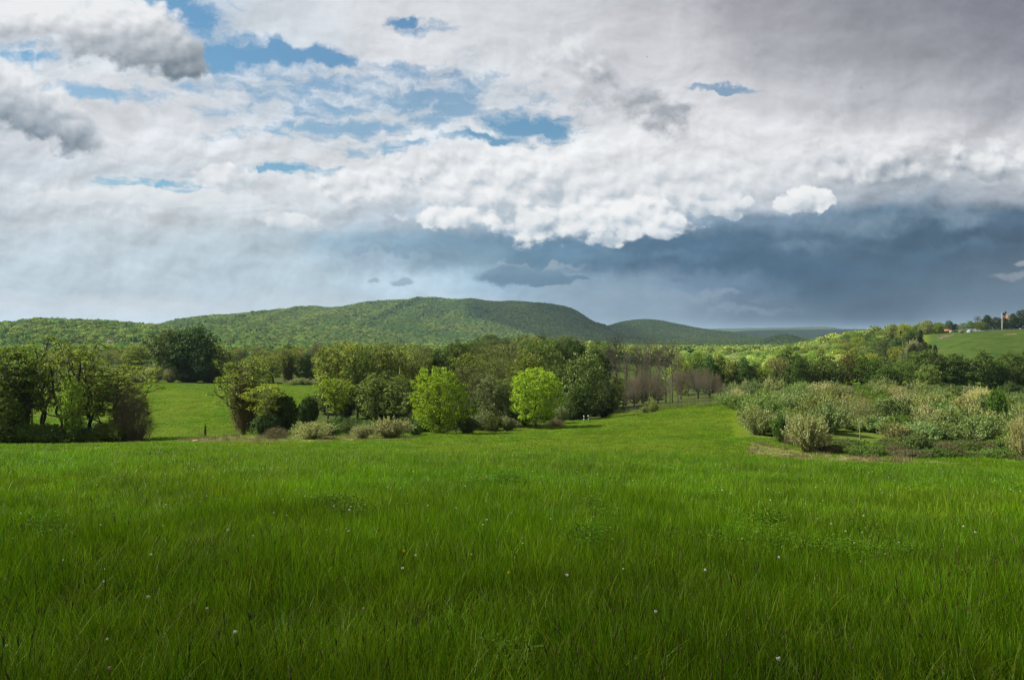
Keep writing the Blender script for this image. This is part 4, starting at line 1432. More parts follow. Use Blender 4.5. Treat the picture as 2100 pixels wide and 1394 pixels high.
    # meadow-edge shrubs
    for (k, px, d, top, w, c, l) in [
            ('olive_a', 641, 101, 864, 86, (0.316, 0.328, 0.108), 'cream flowered bush, the widest of three at the near meadow edge'),
            ('olive_c', 744, 101, 870, 42, (0.288, 0.293, 0.108), 'small upright cream bush between two wider ones at the meadow edge'),
            ('olive_b', 800, 103, 858, 76, (0.316, 0.312, 0.113), 'cream bush with a pointed top nearest the ragged bright maple'),
            ('vine_mound', 567, 102, 874, 52, (0.192, 0.195, 0.071), 'straw coloured twiggy bush at the end of the row of cream bushes'),
            ('green_shrub_c', 852, 108, 866, 34, (0.087, 0.166, 0.025), 'small fresh green bush between the cream bush and the ragged maple'),
            ('olive_b', 985, 126, 845, 46, (0.164, 0.215, 0.079), 'grey green bush under the small tree between the maples'),
            ('green_shrub_a', 958, 118, 852, 50, (0.096, 0.137, 0.031), 'dark bush at the foot of the ragged bright maple'),
            ('green_shrub_c', 1010, 124, 850, 44, (0.115, 0.137, 0.034), 'brownish bush in the middle between the two maples'),
            ('olive_d', 1042, 124, 852, 44, (0.164, 0.195, 0.057), 'pale mottled bush beside the egg shaped maple'),
            ('green_shrub_a', 1072, 134, 846, 40, (0.134, 0.127, 0.036), 'low reddish bush behind the trunk of the egg shaped maple'),
            ('olive_c', 1150, 139, 832, 34, (0.183, 0.225, 0.071), 'pale bush on the far side of the egg shaped maple'),
            ('vine_mound', 1138, 134, 858, 40, (0.154, 0.137, 0.057), 'low leafless brown bush in the shade of the egg shaped maple'),
            ('olive_d', 1340, 163, 822, 26, (0.230, 0.273, 0.043), 'small yellow green bush in front of the bare thicket'),
            ('olive_d', 1322, 165, 832, 20, (0.211, 0.254, 0.057), 'tiny pale bush next to the small yellow green one')]:
        P(k, 'flowering_shrub' if k[0] == 'o' else 'green_shrub' if k[0] == 'g' else 'vine_heap', 'shrub', px, d, top, w, c, (0.143, 0.117, 0.064), l)
    for i in range(22):
        px = 650 + i * 10.5 + random.uniform(-5, 5)
        d = 108 + random.uniform(0, 14) + (px - 650) * 0.03
        P(random.choice(['bramble_a', 'bramble_b', 'green_shrub_c']), 'bramble', 'shrub', px, d, None, random.uniform(44, 64), vary((0.100, 0.152, 0.038), 0.2), DARKB,
          'low green bramble on the bank behind the cream bushes', 'brambles on the bank behind the cream bushes', h=random.uniform(1.2, 2.3))
    for i in range(16):
        px = 880 + i * 20 + random.uniform(-6, 6)
        d = 137 + (px - 880) * 0.05 + random.uniform(0, 8)
        P(random.choice(['green_shrub_a', 'green_shrub_b', 'green_shrub_c']), 'understorey_bush', 'bush', px, d, None, random.uniform(40, 60), vary((0.069, 0.098, 0.021), 0.25), DARKB,
          'shaded bush filling the edge of the wood behind the maples', 'bushes in the wood edge behind the maples', h=random.uniform(2.2, 4.2))
    for i in range(46):
        px = random.uniform(655, 1245)
        d = random.uniform(142, 190) + max(0, px - 1100) * 0.06
        P(random.choice(['green_shrub_a', 'green_shrub_b', 'leafy_d', 'leafy_b']), 'undergrowth_tree', 'small tree', px, d, None, random.uniform(4.0, 6.0) / d * F, vary(random.choice([(0.085, 0.125, 0.026), (0.12, 0.165, 0.032), (0.07, 0.10, 0.02)]), 0.2), DARKB,
          'small leafy tree filling the shade between the trunks of the middle wood', 'small trees between the trunks of the middle wood', h=random.uniform(3.2, 6.0))
    # --- bare tall trees and the thicket
    g = 'tall leafless trees behind the thicket'
    GB = (0.105, 0.092, 0.062)
    for (k, px, d, top, w, c) in [('bare_b', 1264, 196, 686, 34, (0.075, 0.065, 0.045)), ('bare_c', 1284, 205, 708, 18, GB), ('bare_c', 1305, 212, 700, 20, GREYTW), ('bare_a', 1317, 214, 702, 20, GB),
                                  ('bare_b', 1333, 210, 691, 28, GREYTW), ('bare_c', 1350, 216, 710, 18, GB), ('bare_a', 1366, 214, 700, 20, GREYTW), ('bare_b', 1379, 212, 698, 26, GB),
                                  ('bare_a', 1390, 218, 714, 18, GREYTW), ('bare_b', 1249, 214, 714, 24, GB), ('bare_c', 1325, 232, 716, 20, GREYTW)]:
        P(k, 'bare_tree', 'tree', px, d, top, w, vary(c, 0.1), vary((0.10, 0.088, 0.066), 0.2),
          'darkest and tallest leafless tree beside the blossoming tree' if px == 1264 else 'tall leafless grey brown tree rising behind the thicket', None if px == 1264 else g)
    for i, (px, d, top) in enumerate([(1262, 196, 770), (1278, 200, 772), (1300, 205, 776), (1252, 190, 786), (1320, 214, 772), (1350, 216, 774)]):
        P('leafy_d', 'leafy_tree', 'tree', px, d, top, 34, vary((0.134, 0.166, 0.040), 0.2), DARKB, 'small green tree under the tall leafless ones', 'small trees under the leafless ones')
    n = 0
    for (x0, x1, t0, d0) in [(1284, 1362, 763, 172), (1372, 1486, 757, 171)]:
        m = 28 if x0 < 1300 else 42
        for i in range(m):
            u = (i + 0.5) / m
            px = x0 + (x1 - x0) * u + random.uniform(-9, 9)
            top = t0 + 26 * (2 * u - 1) ** 4 + random.uniform(-5, 16)
            d = d0 + random.uniform(-1, 16)
            P('sapling_%s' % 'abcd'[n % 4], 'bare_sapling', 'sapling', px, d, top, random.uniform(11, 21), vary(REDTW, 0.25), vary((0.135, 0.118, 0.094), 0.15),
              'thin grey stemmed sapling with reddish bare twigs in the thicket', 'saplings of the bare reddish thicket')
            n += 1
    # --- tree row beyond the shrub slope
    row = [('leafy_d', 1396, 235, 730, 34, YELL), ('leafy_a', 1432, 232, 721, 48, (0.115, 0.186, 0.025)), ('dense_b', 1455, 226, 727, 48, (0.065, 0.121, 0.018)), ('leafy_e', 1477, 236, 724, 26, (0.134, 0.172, 0.021)),
           ('leafy_b', 1500, 228, 738, 42, (0.143, 0.172, 0.034)), ('dense_b', 1526, 226, 731, 44, (0.081, 0.140, 0.023)), ('leafy_d', 1548, 230, 742, 40, (0.096, 0.137, 0.025)), ('sparse_b', 1568, 224, 748, 46, OLIVEG),
           ('brown_b', 1592, 226, 733, 46, (0.202, 0.186, 0.057)), ('leafy_d', 1618, 230, 707, 44, (0.119, 0.176, 0.040)), ('dense_b', 1643, 222, 731, 34, DEEP), ('leafy_b', 1666, 224, 738, 36, (0.106, 0.146, 0.031)),
           ('leafy_d', 1690, 226, 724, 44, (0.111, 0.160, 0.029)), ('leafy_b', 1714, 222, 738, 42, (0.087, 0.133, 0.023)), ('leafy_d', 1738, 228, 722, 34, GOLD), ('leafy_a', 1768, 226, 725, 52, (0.119, 0.176, 0.025)),
           ('leafy_b', 1796, 222, 730, 44, (0.111, 0.168, 0.025)), ('dense_b', 1822, 212, 748, 48, DEEP), ('leafy_c', 1848, 222, 738, 56, (0.123, 0.183, 0.029)), ('leafy_a', 1878, 228, 718, 46, (0.100, 0.156, 0.023)),
           ('dense_c', 1908, 224, 714, 62, (0.092, 0.148, 0.021)), ('leafy_b', 1900, 208, 745, 44, (0.150, 0.205, 0.038)), ('leafy_c', 1938, 226, 727, 44, GREYG), ('dense_b', 1960, 222, 724, 60, (0.081, 0.133, 0.018)),
           ('leafy_b', 1985, 220, 748, 44, (0.096, 0.152, 0.024)), ('leafy_d', 2014, 218, 715, 42, (0.088, 0.137, 0.023)), ('dense_b', 2046, 220, 736, 50, (0.084, 0.133, 0.022)), ('leafy_c', 2072, 222, 720, 56, (0.096, 0.148, 0.024)),
           ('dense_c', 2108, 220, 716, 70, (0.088, 0.137, 0.022)), ('leafy_a', 2160, 222, 712, 80, MID), ('sparse_a', 1412, 250, 738, 40, LIGHT), ('leafy_b', 1645, 245, 728, 40, (0.134, 0.186, 0.031))]
    spec = {1477: 'lollipop tree with a bare trunk in the row beyond the shrub slope', 1618: 'tallest grey green tree in the row beyond the shrub slope', 1738: 'golden brown tree in the row beyond the shrub slope',
            2014: 'single upright tree against the lawn hill in the row beyond the shrubs', 1592: 'brown barely leafing tree in the row beyond the shrub slope',
            1908: 'broad round topped tree, largest in the row beyond the shrub slope', 1396: 'yellow green tree just beyond the end of the bare thicket'}
    for (k, px, d, top, w, c) in row:
        nm = 'dense_tree' if k[0] == 'd' else 'leafy_tree'
        lab = spec.get(px, 'dark full tree in the row beyond the shrub slope' if k[0] == 'd' else 'green tree in the row beyond the shrub slope')
        P(k, nm, 'tree', px, d, top, w * 1.0, vary(c, 0.22), DARKB, lab, None if px in spec else 'trees in the row beyond the shrub slope ' + nm.split('_')[0])
    for i in range(16):
        px = random.uniform(1490, 2120)
        P(random.choice(['green_shrub_a', 'green_shrub_b', 'dome_bush']), 'understorey_bush', 'bush', px, random.uniform(196, 214), None, random.uniform(26, 44), vary((0.081, 0.125, 0.023), 0.25), DARKB,
          'green bush at the foot of the tree row beyond the shrub slope', 'bushes at the foot of the far tree row', h=random.uniform(2.2, 4.2))
    # --- shrub slope
    pts = []
    tries = 0
    while len(pts) < 225 and tries < 14000:
        tries += 1
        d = random.uniform(82, 196)
        px = random.uniform(1478, 2230)
        if not bool(poly_in(np.array([px]), np.array([d]), [(1528, 112), (1545, 104), (1640, 95), (1685, 104), (1715, 120), (1790, 116), (1850, 104), (1900, 104), (2010, 106), (2070, 100), (2250, 94), (2250, 200), (1490, 200), (1480, 176), (1512, 150)])[0]):
            continue
        x = (px - 1050) / F * d
        sp = 2.75 + (d - 80) * 0.010
        if any((x - a) ** 2 + (d - b) ** 2 < sp * sp for a, b in pts):
            continue
        pts.append((x, d))
        r = random.random()
        if r < 0.52:
            k = random.choice(['olive_a', 'olive_b', 'olive_c', 'olive_d'])
            c = vary(random.choice([CREAM, (0.36, 0.36, 0.14), SILV, (0.165, 0.230, 0.050), (0.115, 0.175, 0.032), (0.215, 0.255, 0.055)]), 0.30)
            P(k, 'flowering_shrub', 'shrub', px, d, None, random.uniform(4.6, 6.6) / d * F, c, (0.154, 0.129, 0.071), 'silvery cream flowered shrub on the overgrown slope', 'cream shrubs massed on the overgrown slope', h=random.uniform(1.9, 4.7))
        else:
            k = random.choice(['green_shrub_a', 'green_shrub_b', 'green_shrub_c'])
            P(k, 'green_shrub', 'shrub', px, d, None, random.uniform(3.6, 5.2) / d * F, vary(SHRUBG, 0.25), DARKB, 'green shrub among the cream ones on the overgrown slope', 'green shrubs on the overgrown slope', h=random.uniform(1.9, 3.2))
    for (k, px, d, top, w, c, l) in [
            ('olive_a', 1660, 85, 851, 74, (0.307, 0.321, 0.115), 'big cream shrub standing forward at the corner of the shrub slope'),
            ('olive_b', 1985, 122, 836, 86, (0.365, 0.347, 0.122), 'palest cream shrub, wide and low, in front of the shrub slope'),
            ('olive_c', 2098, 82, 852, 40, (0.346, 0.328, 0.115), 'pale cream shrub cut by the frame beside the grassy corner'),
            ('olive_d', 1965, 138, 812, 56, (0.307, 0.293, 0.079), 'yellowish flowering shrub above the palest one on the slope'),
            ('green_shrub_a', 1820, 126, 820, 80, (0.100, 0.140, 0.034), 'broad dark green shrub beside the bare young tree'),
            ('green_shrub_b', 2045, 138, 798, 48, (0.087, 0.166, 0.017), 'bright green leafy bush high on the shrub slope'),
            ('green_shrub_c', 1602, 95, 852, 34, (0.069, 0.129, 0.023), 'small deep green bush beside the big forward cream shrub'),
            ('olive_b', 1555, 104, 838, 56, (0.250, 0.282, 0.086), 'cream shrub at the lower tip of the shrub slope'),
            ('olive_c', 1620, 98, 848, 50, (0.269, 0.293, 0.101), 'cream shrub just behind the big forward one'),
            ('vine_mound', 1622, 93, 868, 26, (0.154, 0.137, 0.071), 'small leafless brown bush beside the deep green one'),
            ('olive_a', 1905, 114, 848, 66, (0.211, 0.250, 0.079), 'grey green shrub between the dark one and the palest one'),
            ('green_shrub_a', 1880, 84, 886, 60, (0.115, 0.166, 0.040), 'green bramble bush low in front of the shrub slope')]:
        P(k, 'flowering_shrub' if k[0] == 'o' else 'green_shrub' if k[0] == 'g' else 'vine_heap', 'shrub', px, d, top, w, c, (0.154, 0.129, 0.071), l)
    for (px, w, top) in [(1505, 30, 786), (1530, 34, 782), (1552, 30, 786), (1572, 32, 788)]:
        P('olive_b', 'flowering_shrub', 'shrub', px, 202, top, w, CREAM, DARKB, 'cream shrub in the short row beyond the bare thicket', 'cream shrubs beyond the bare thicket')
    P('young_tree', 'young_tree', 'tree', 1763, 105, 804, 50, (0.221, 0.254, 0.043), (0.230, 0.195, 0.115), 'nearly bare young tree standing in the grass before the shrub slope')
    for i in range(64):
        px = random.uniform(1690, 2125)
        d = 80 + random.uniform(0, 24)
        if px < 1800 and d > 96:
            continue
        P(random.choice(['bramble_a', 'bramble_b']), 'bramble', 'shrub', px, d, None, random.uniform(50, 90), vary(random.choice([(0.10, 0.145, 0.03), (0.085, 0.135, 0.026), (0.13, 0.12, 0.055)]), 0.2), (0.143, 0.108, 0.064),
          'low bramble along the foot of the shrub slope', 'brambles along the foot of the shrub slope', h=random.uniform(0.4, 1.1))
    # --- lawn hill
    g = 'trees around the lawn on the hill'
    for (k, nm, px, d, top, w, c, l) in [
            ('leafy_a', 'leafy_tree', 1925, 560, 663, 20, LIGHT, 'pale green round tree where the wooded slope meets the lawn'),
            ('leafy_d', 'leafy_tree', 1947, 545, 656, 15, DEEP, 'taller of two dark trees behind the orange shed'),
            ('dense_b', 'dense_tree', 1959, 545, 663, 14, DEEP, 'rounder of two dark trees behind the orange shed'),
            ('leafy_c', 'leafy_tree', 1975, 535, 661, 17, OLIVEG, 'olive tree behind the pale fence on the hill'),
            ('leafy_a', 'leafy_tree', 1990, 525, 657, 20, (0.134, 0.205, 0.031), 'light green tree behind the pale fence on the hill'),
            ('leafy_c', 'leafy_tree', 2013, 478, 660, 21, (0.111, 0.140, 0.029), 'broad tree standing on the lawn beside the small dark one'),
            ('leafy_b', 'leafy_tree', 2029, 476, 675, 10, (0.087, 0.088, 0.034), 'small dark tree standing on the lawn'),
            ('leafy_b', 'leafy_tree', 2005, 545, 658, 17, OLIVEG, 'olive tree in front of the bare one on the hilltop'),
            ('bare_b', 'bare_tree', 2004, 565, 647, 14, GREYTW, 'pale bare tree showing over the hilltop trees'),
            ('dense_b', 'dense_tree', 2024, 560, 645, 24, DARK, 'dark broad tree on the hilltop beside the bare one'),
            ('dense_c', 'dense_tree', 2042, 565, 649, 20, DARK, 'dark round tree on the hilltop just before the flag'),
            ('conifer_a', 'conifer_tree', 2062, 575, 637, 12, (0.027, 0.047, 0.015), 'dark pointed conifer behind the flag'),
            ('dense_a', 'dense_tree', 2060, 568, 650, 24, DARK, 'dark tree under the flag on the hilltop'),
            ('dense_b', 'dense_tree', 2078, 570, 642, 24, (0.050, 0.082, 0.015), 'dark tree next past the flag on the hilltop'),
            ('dense_c', 'dense_tree', 2096, 572, 634, 26, (0.046, 0.070, 0.016), 'tallest dark tree on the hilltop at the frame edge'),
            ('dense_a', 'dense_tree', 2120, 572, 632, 28, DARK, 'dark hilltop tree half cut by the frame'),
            ('conifer_a', 'conifer_tree', 1888, 418, 675, 24, (0.042, 0.055, 0.021), 'dark broad conifer, tallest at the edge of the lawn'),
            ('conifer_b', 'conifer_tree', 1848, 470, 677, 14, (0.046, 0.070, 0.025), 'slim dark conifer in the wooded slope'),
            ('dense_b', 'dense_tree', 1868, 420, 678, 30, (0.058, 0.098, 0.017), 'dark round tree beside the broad conifer'),
            ('dense_a', 'dense_tree', 1841, 425, 692, 28, (0.050, 0.098, 0.017), 'deep green round tree below the slim conifer'),
            ('leafy_c', 'leafy_tree', 1815, 440, 692, 34, (0.087, 0.121, 0.031), 'grey green spreading tree on the wooded slope'),
            ('dense_a', 'dense_tree', 1873, 372, 704, 20, (0.031, 0.047, 0.015), 'dark bush like tree at the lower lawn edge'),
            ('dense_b', 'dense_tree', 1896, 380, 700, 22, (0.042, 0.051, 0.018), 'dark rounded tree at the lower lawn edge'),
            ('olive_a', 'flowering_shrub', 1872, 392, 698, 30, (0.307, 0.312, 0.129), 'white blossoming shrub below the broad conifer'),
            ('olive_b', 'flowering_shrub', 1851, 360, 714, 16, (0.192, 0.234, 0.071), 'small pale shrub at the tip of the lawn'),
            ('dome_bush', 'round_bush', 1918, 372, 707, 9, (0.031, 0.043, 0.015), 'small dark bush out on the lawn'),
            ('dome_bush', 'round_bush', 1908, 374, 706, 8, (0.035, 0.047, 0.015), 'smallest dark bush between the lawn edge and the next')]:
        P(k, nm, 'shrub' if 'shrub' in nm else 'bush' if 'bush' in nm else 'tree', px, d, top, w, c, DARKB, l, g)
    # wooded slope of the hill, the sunny side
    pts = []
    tries = 0
    while len(pts) < 105 and tries < 6000:
        tries += 1
        px = random.uniform(1585, 1935)
        d = random.uniform(400, 860)
        lo = 640 - (px - 1640) * 0.62
        if d < max(lo - 170, 400) or d > lo + 190 or (px > 1880 and d < 560):
            continue
        x = (px - 1050) / F * d
        if any((x - a) ** 2 + (d - b) ** 2 < 72 for a, b in pts):
            continue
        pts.append((x, d))
        k = random.choice(['leafy_a', 'leafy_b', 'leafy_c', 'leafy_d', 'dense_b', 'dense_c'])
        c = vary(random.choice([LIGHT, YELL, (0.36, 0.40, 0.09), (0.143, 0.225, 0.031), (0.115, 0.186, 0.029), (0.230, 0.254, 0.064), (0.106, 0.166, 0.031)]), 0.15)
        P(k, 'leafy_tree', 'tree', px, d, None, random.uniform(8, 11) / d * F, c, DARKB, 'fresh green tree in the wood that climbs the lawn hill', 'trees in the wood climbing the lawn hill', h=random.uniform(8.5, 12.5))
    # sunlit valley wood, its sunlight also put into raised leaf colours
    pts = []
    tries = 0
    while len(pts) < 95 and tries < 6000:
        tries += 1
        px = random.uniform(1385, 1720)
        d = random.uniform(262, 640)
        if random.random() > (d / 640) ** 0.8:
            continue
        x = (px - 1050) / F * d
        if any((x - a) ** 2 + (d - b) ** 2 < 64 for a, b in pts):
            continue
        pts.append((x, d))
        k = random.choice(['leafy_a', 'leafy_b', 'leafy_c', 'leafy_d', 'leafy_e', 'sparse_b'])
        c = vary(random.choice([(0.33, 0.43, 0.08), (0.38, 0.46, 0.12), (0.27, 0.39, 0.07), (0.40, 0.45, 0.18), (0.20, 0.31, 0.06)]), 0.18)
        P(k, 'valley_tree', 'tree', px, d, None, random.uniform(7, 10) / d * F, c, DARKB, 'sunlit yellow green tree in the valley wood', 'sunlit trees of the valley wood', h=random.uniform(8, 12))
    # knoll and the woods behind the middle wood and the far meadow
    pts = []
    tries = 0
    while len(pts) < 150 and tries < 9000:
        tries += 1
        px = random.uniform(-80, 1260) if len(pts) > 34 else random.uniform(930, 1250)
        d = random.uniform(262, 560) if len(pts) > 34 else random.uniform(420, 540)
        if random.random() > (d / 560):
            continue
        if px < 880 and random.random() < 0.1:
            continue
        x = (px - 1050) / F * d
        if any((x - a) ** 2 + (d - b) ** 2 < 78 for a, b in pts):
            continue
        pts.append((x, d))
        kn = 880 < px < 1280 and d > 380
        k = random.choice(['leafy_a', 'leafy_b', 'leafy_c', 'leafy_e', 'dense_b', 'dense_c'] if kn else ['leafy_a', 'leafy_b', 'leafy_c', 'leafy_d', 'sparse_a', 'sparse_b', 'brown_a', 'sparse_d'])
        c = vary(random.choice([(0.164, 0.205, 0.038), (0.134, 0.186, 0.031), (0.202, 0.205, 0.052), (0.096, 0.137, 0.029), (0.115, 0.172, 0.031)]), 0.15)
        if k[0] == 'b':
            c = vary((0.173, 0.146, 0.071))
        P(k, 'knoll_tree' if kn else 'woodland_tree', 'tree', px, d, None, random.uniform(7.5, 11) / d * F, c, DARKB,
          'tree on the low wooded knoll below the mountain' if kn else 'tree in the wood filling the low ground below the mountain',
          'trees on the wooded knoll' if kn else 'trees of the low wood below the mountain', h=random.uniform(8.5, 12.5) if kn else random.uniform(8, 12))


planting()


# ------------------------------------------------------------------ scattered growth nobody could count
def scatter(name, P, rot, scl, idx, protos, label, mat_slot=None):
    coll = bpy.data.collections.new(name + ' kinds')
    for i, me in enumerate(protos):
        coll.objects.link(bpy.data.objects.new('%s_kind_%02d' % (name, i), me))
    me = mesh_np(name, P, [], attrs={'turn': np.asarray(rot, np.float32), 'size': np.asarray(scl, np.float32), 'pick': np.asarray(idx, np.int32)})
    o = ob(name, me)
    tag(o, label, kind='stuff')
    ng = bpy.data.node_groups.new(name, 'GeometryNodeTree')
    ng.interface.new_socket('Geometry', in_out='INPUT', socket_type='NodeSocketGeometry')
    ng.interface.new_socket('Geometry', in_out='OUTPUT', socket_type='NodeSocketGeometry')
    n, l = ng.nodes, ng.links
    gi, go = n.new('NodeGroupInput'), n.new('NodeGroupOutput')
    ci = n.new('GeometryNodeCollectionInfo')
    ci.inputs['Collection'].default_value = coll
    ci.inputs['Separate Children'].default_value = True
    ci.inputs['Reset Children'].default_value = True
    ip = n.new('GeometryNodeInstanceOnPoints')
    ip.inputs['Pick Instance'].default_value = True

    def named(nm, typ):
        a = n.new('GeometryNodeInputNamedAttribute')
        a.data_type = typ
        a.inputs['Name'].default_value = nm
        return a.outputs[0]
    l.new(gi.outputs[0], ip.inputs['Points'])
    l.new(ci.outputs[0], ip.inputs['Instance'])
    l.new(named('pick', 'INT'), ip.inputs['Instance Index'])
    er = n.new('FunctionNodeEulerToRotation')
    l.new(named('turn', 'FLOAT_VECTOR'), er.inputs[0])
    l.new(er.outputs[0], ip.inputs['Rotation'])
    l.new(named('size', 'FLOAT_VECTOR'), ip.inputs['Scale'])
    l.new(ip.outputs[0], go.inputs[0])
    md = o.modifiers.new('scatter', 'NODES')
    md.node_group = ng
    return o


def forest_mats():
    out = []
    for (nm, col) in (('canopy_green', (0.138, 0.232, 0.040)), ('canopy_pale', (0.250, 0.315, 0.062)), ('canopy_dark', (0.036, 0.066, 0.022))):
        out.append(leaf_mat(nm, col, trans=0.25, var=0.30, hue=0.012, spec=0.15, obj_col=False, per_inst=0.36, rough=0.8))
    return out


def far_crown(seed, conifer=False):
    """crown of a distant tree: clumps of leaf sized faces over a rounded, lumpy body"""
    g = np.random.default_rng(seed)
    cg = Geo()
    if conifer:
        n = 150
        t = g.random(n)
        az = g.random(n) * 6.283
        r = 2.3 * (1 - t) ** 0.9 * (0.6 + 0.5 * g.random(n))
        C = np.stack([r * np.cos(az), r * np.sin(az), 1.0 + 9.3 * t], 1)
        leaf_quads(cg, C, 0.9, g, up=0.4, ratio=0.6)
        return cg
    k = 11
    cz = g.random(k)
    az = g.random(k) * 6.283
    R = 3.4
    c = np.stack([R * 0.75 * np.sqrt(g.random(k)) * np.cos(az), R * 0.75 * np.sqrt(g.random(k)) * np.sin(az), 4.0 + 4.6 * cz], 1)
    rad = 1.3 + 1.0 * g.random(k)
    m = 26
    v = norm(g.normal(size=(k, m, 3)))
    v[..., 2] = np.abs(v[..., 2]) * 1.0 - 0.25
    C = (c[:, None] + v * rad[:, None, None]).reshape(-1, 3)
    leaf_quads(cg, C, 0.62, g, up=0.3, outw=v.reshape(-1, 3) * 1.3, ratio=0.8, fold=-0.15)
    return cg


def far_forest():
    mats = forest_mats()
    protos = []
    for i in range(5):
        protos.append(far_crown(900 + i).mesh('crown_green', [mats[0]]))
    for i in range(4):
        protos.append(far_crown(920 + i).mesh('crown_pale', [mats[1]]))
    for i in range(2):
        protos.append(far_crown(930 + i).mesh('crown_dark', [mats[2]]))
    for i in range(2):
        protos.append(far_crown(940 + i, True).mesh('crown_conifer', [mats[2]]))
    g = np.random.default_rng(31)
    PX, D = [], []
    d = 555.0
    while d < 5900:
        step = 8.2 - 1.4 * min(max((d - 1500) / 800, 0), 1)
        w = 3060 / F * d
        n = int(w / step)
        px = -460 + (np.arange(n) + g.random(n)) * 3060 / n
        PX.append(px)
        D.append(d + (g.random(n) - 0.5) * step)
        d += step
    px, d = np.concatenate(PX), np.concatenate(D)
    keep = ~((px > 1895) & (d < 585)) & ~((px > 1560) & (d < 640)) & ~((px > 1385) & (px < 1720) & (d < 600))
    px, d = px[keep], d[keep]
    x = (px - 1050) / F * d
    z = height(x, d)
    # keep what a viewer near the camera could see: march outwards column by column
    el = z / d
    cell = ((px + 480) / 6).astype(int)
    top = np.full(cell.max() + 1, -1.0)
    order = np.argsort(d)
    vis = np.zeros(len(d), bool)
    ground = el
    tops = (z + 8.0) / d
    tol = (z + 13.0) / d
    for i in order:
        c = cell[i]
        vis[i] = tol[i] > top[c] - 0.0022
        if tops[i] > top[c]:
            top[c] = tops[i] - 0.0006
    px, d, x, z = px[vis], d[vis], x[vis], z[vis]
    n = len(d)
    patch = fbm(x / 190.0, d / 260.0, 3, 41)
    patch2 = fbm(x / 60.0, d / 80.0, 3, 47)
    pal = np.clip(0.32 + 0.42 * patch + 0.45 * (d < 1500) * (px > 1200), 0.05, 0.92)  # extra pale crowns put the near valley's sunlight into colour
    con = np.clip(0.06 + 0.20 * (patch2 - 0.35), 0.01, 0.35) * (0.6 + 0.8 * ((px > 700) & (px < 1000) & (d > 1700)))
    u = g.random(n)
    idx = np.where(u < con, g.integers(9, 13, n), np.where(g.random(n) < pal, g.integers(5, 9, n), g.integers(0, 5, n)))
    s = (0.82 + 0.42 * g.random(n)) * (1.12 - 0.2 * np.clip((d - 1500) / 800, 0, 1))
    scl = np.stack([s * (0.9 + 0.3 * g.random(n)), s * (0.9 + 0.3 * g.random(n)), s * (0.8 + 0.35 * g.random(n))], 1)
    rot = np.stack([np.zeros(n), np.zeros(n), g.random(n) * 6.283], 1)
    scatter('forest', np.stack([x, d, z - 1.0 * s], 1), rot, scl, idx, protos, 'far spring green forest covering the hills and the valley')
    print('forest trees', n)


far_forest()


# ------------------------------------------------------------------ meadow grass
def blades(g, n, R, hmin, hmax, w, bend=0.35, seg=3, lean=0.2):
    cg = Geo()
    a = g.random(n) * 6.283
    r = R * np.sqrt(g.random(n))
    o = np.stack([r * np.cos(a), r * np.sin(a), np.full(n, -0.03)], 1)
    h = hmin + (hmax - hmin) * g.random(n) ** 1.3
    az = g.random(n) * 6.283
    dirv = np.stack([np.cos(az), np.sin(az), np.zeros(n)], 1)
    side = np.stack([-np.sin(az), np.cos(az), np.zeros(n)], 1)
    tw = g.random(n) * 6.283
    side = side * np.cos(tw * 0.25)[:, None] + dirv * np.sin(tw * 0.25)[:, None]
    b = bend * (0.2 + g.random(n) ** 1.5 * 1.5)
    ln = lean * g.random(n)
    ww = w * (0.6 + 0.8 * g.random(n))
    rows = []
    for i in range(seg + 1):
        t = i / seg
        c = o + dirv * ((ln * t + b * t * t) * h)[:, None]
        c[:, 2] += h * t * (1 - 0.35 * b * t)
        hw = (ww * (1 - t ** 1.6) * (0.75 + 0.5 * t))[:, None] + (0.0006 if i == seg else 0)
        rows.append(np.stack([c - side * hw, c + side * hw], 1))
    V = np.stack(rows, 1)                                        # n, seg+1, 2, 3
    q = []
    for i in range(seg):
        q.append([2 * i, 2 * i + 1, 2 * i + 3, 2 * i + 2])
    Q = (np.array(q)[None] + (np.arange(n) * 2 * (seg + 1))[:, None, None]).reshape(-1, 4)
    cg.add(V.reshape(-1, 3), Q)
    return cg


def seed_heads(g, n, R, h0, h1, mcol=1):
    cg = Geo()
    a = g.random(n) * 6.283
    r = R * np.sqrt(g.random(n))
    o = np.stack([r * np.cos(a), r * np.sin(a), np.zeros(n)], 1)
    h = h0 + (h1 - h0) * g.random(n)
    tip = o + np.stack([g.normal(size=n) * 0.07, g.normal(size=n) * 0.07, h], 1)
    cg.tubes(o, tip, 0.0016, 0.0012, 3, m=0)
    d = norm(tip - o)
    L = 0.035 + 0.04 * g.random(n)
    a1 = tip - d * 0.005
    cg.tubes(a1, a1 + d * L[:, None] * 0.4, 0.0022, 0.0055, 4, m=mcol)
    cg.tubes(a1 + d * L[:, None] * 0.4, a1 + d * L[:, None], 0.0055, 0.001, 4, m=mcol)
    return cg


def clover(g, n, R, h0, h1, s):
    cg = Geo()
    a = g.random(n) * 6.283
    r = R * np.sqrt(g.random(n))
    z = h0 + (h1 - h0) * g.random(n)
    c = np.stack([r * np.cos(a), r * np.sin(a), z], 1)
    for k in range(3):
        az = a * 3 + k * 2.094
        leaf_quads(cg, c + np.stack([np.cos(az), np.sin(az), np.zeros(n)], 1) * s * 0.8, s, g, up=1.4, ratio=0.75, fold=0.1)
    cg.tubes(c * np.array([0.8, 0.8, 0.0]), c, 0.0012, 0.0012, 3)
    return cg


def wedge(d0, d1, step, g, x0=-120, x1=2220):
    X, Y = [], []
    d = d0
    while d < d1:
        s = step(d)
        w = (x1 - x0) / F * d + 5.0
        n = max(1, int(w / s))
        X.append((x0 - 1050) / F * d - 2.5 + (np.arange(n) + g.random(n)) * w / n)
        Y.append(d + (g.random(n) - 0.5) * s * 1.4)
        d += s
    return np.concatenate(X), np.concatenate(Y)


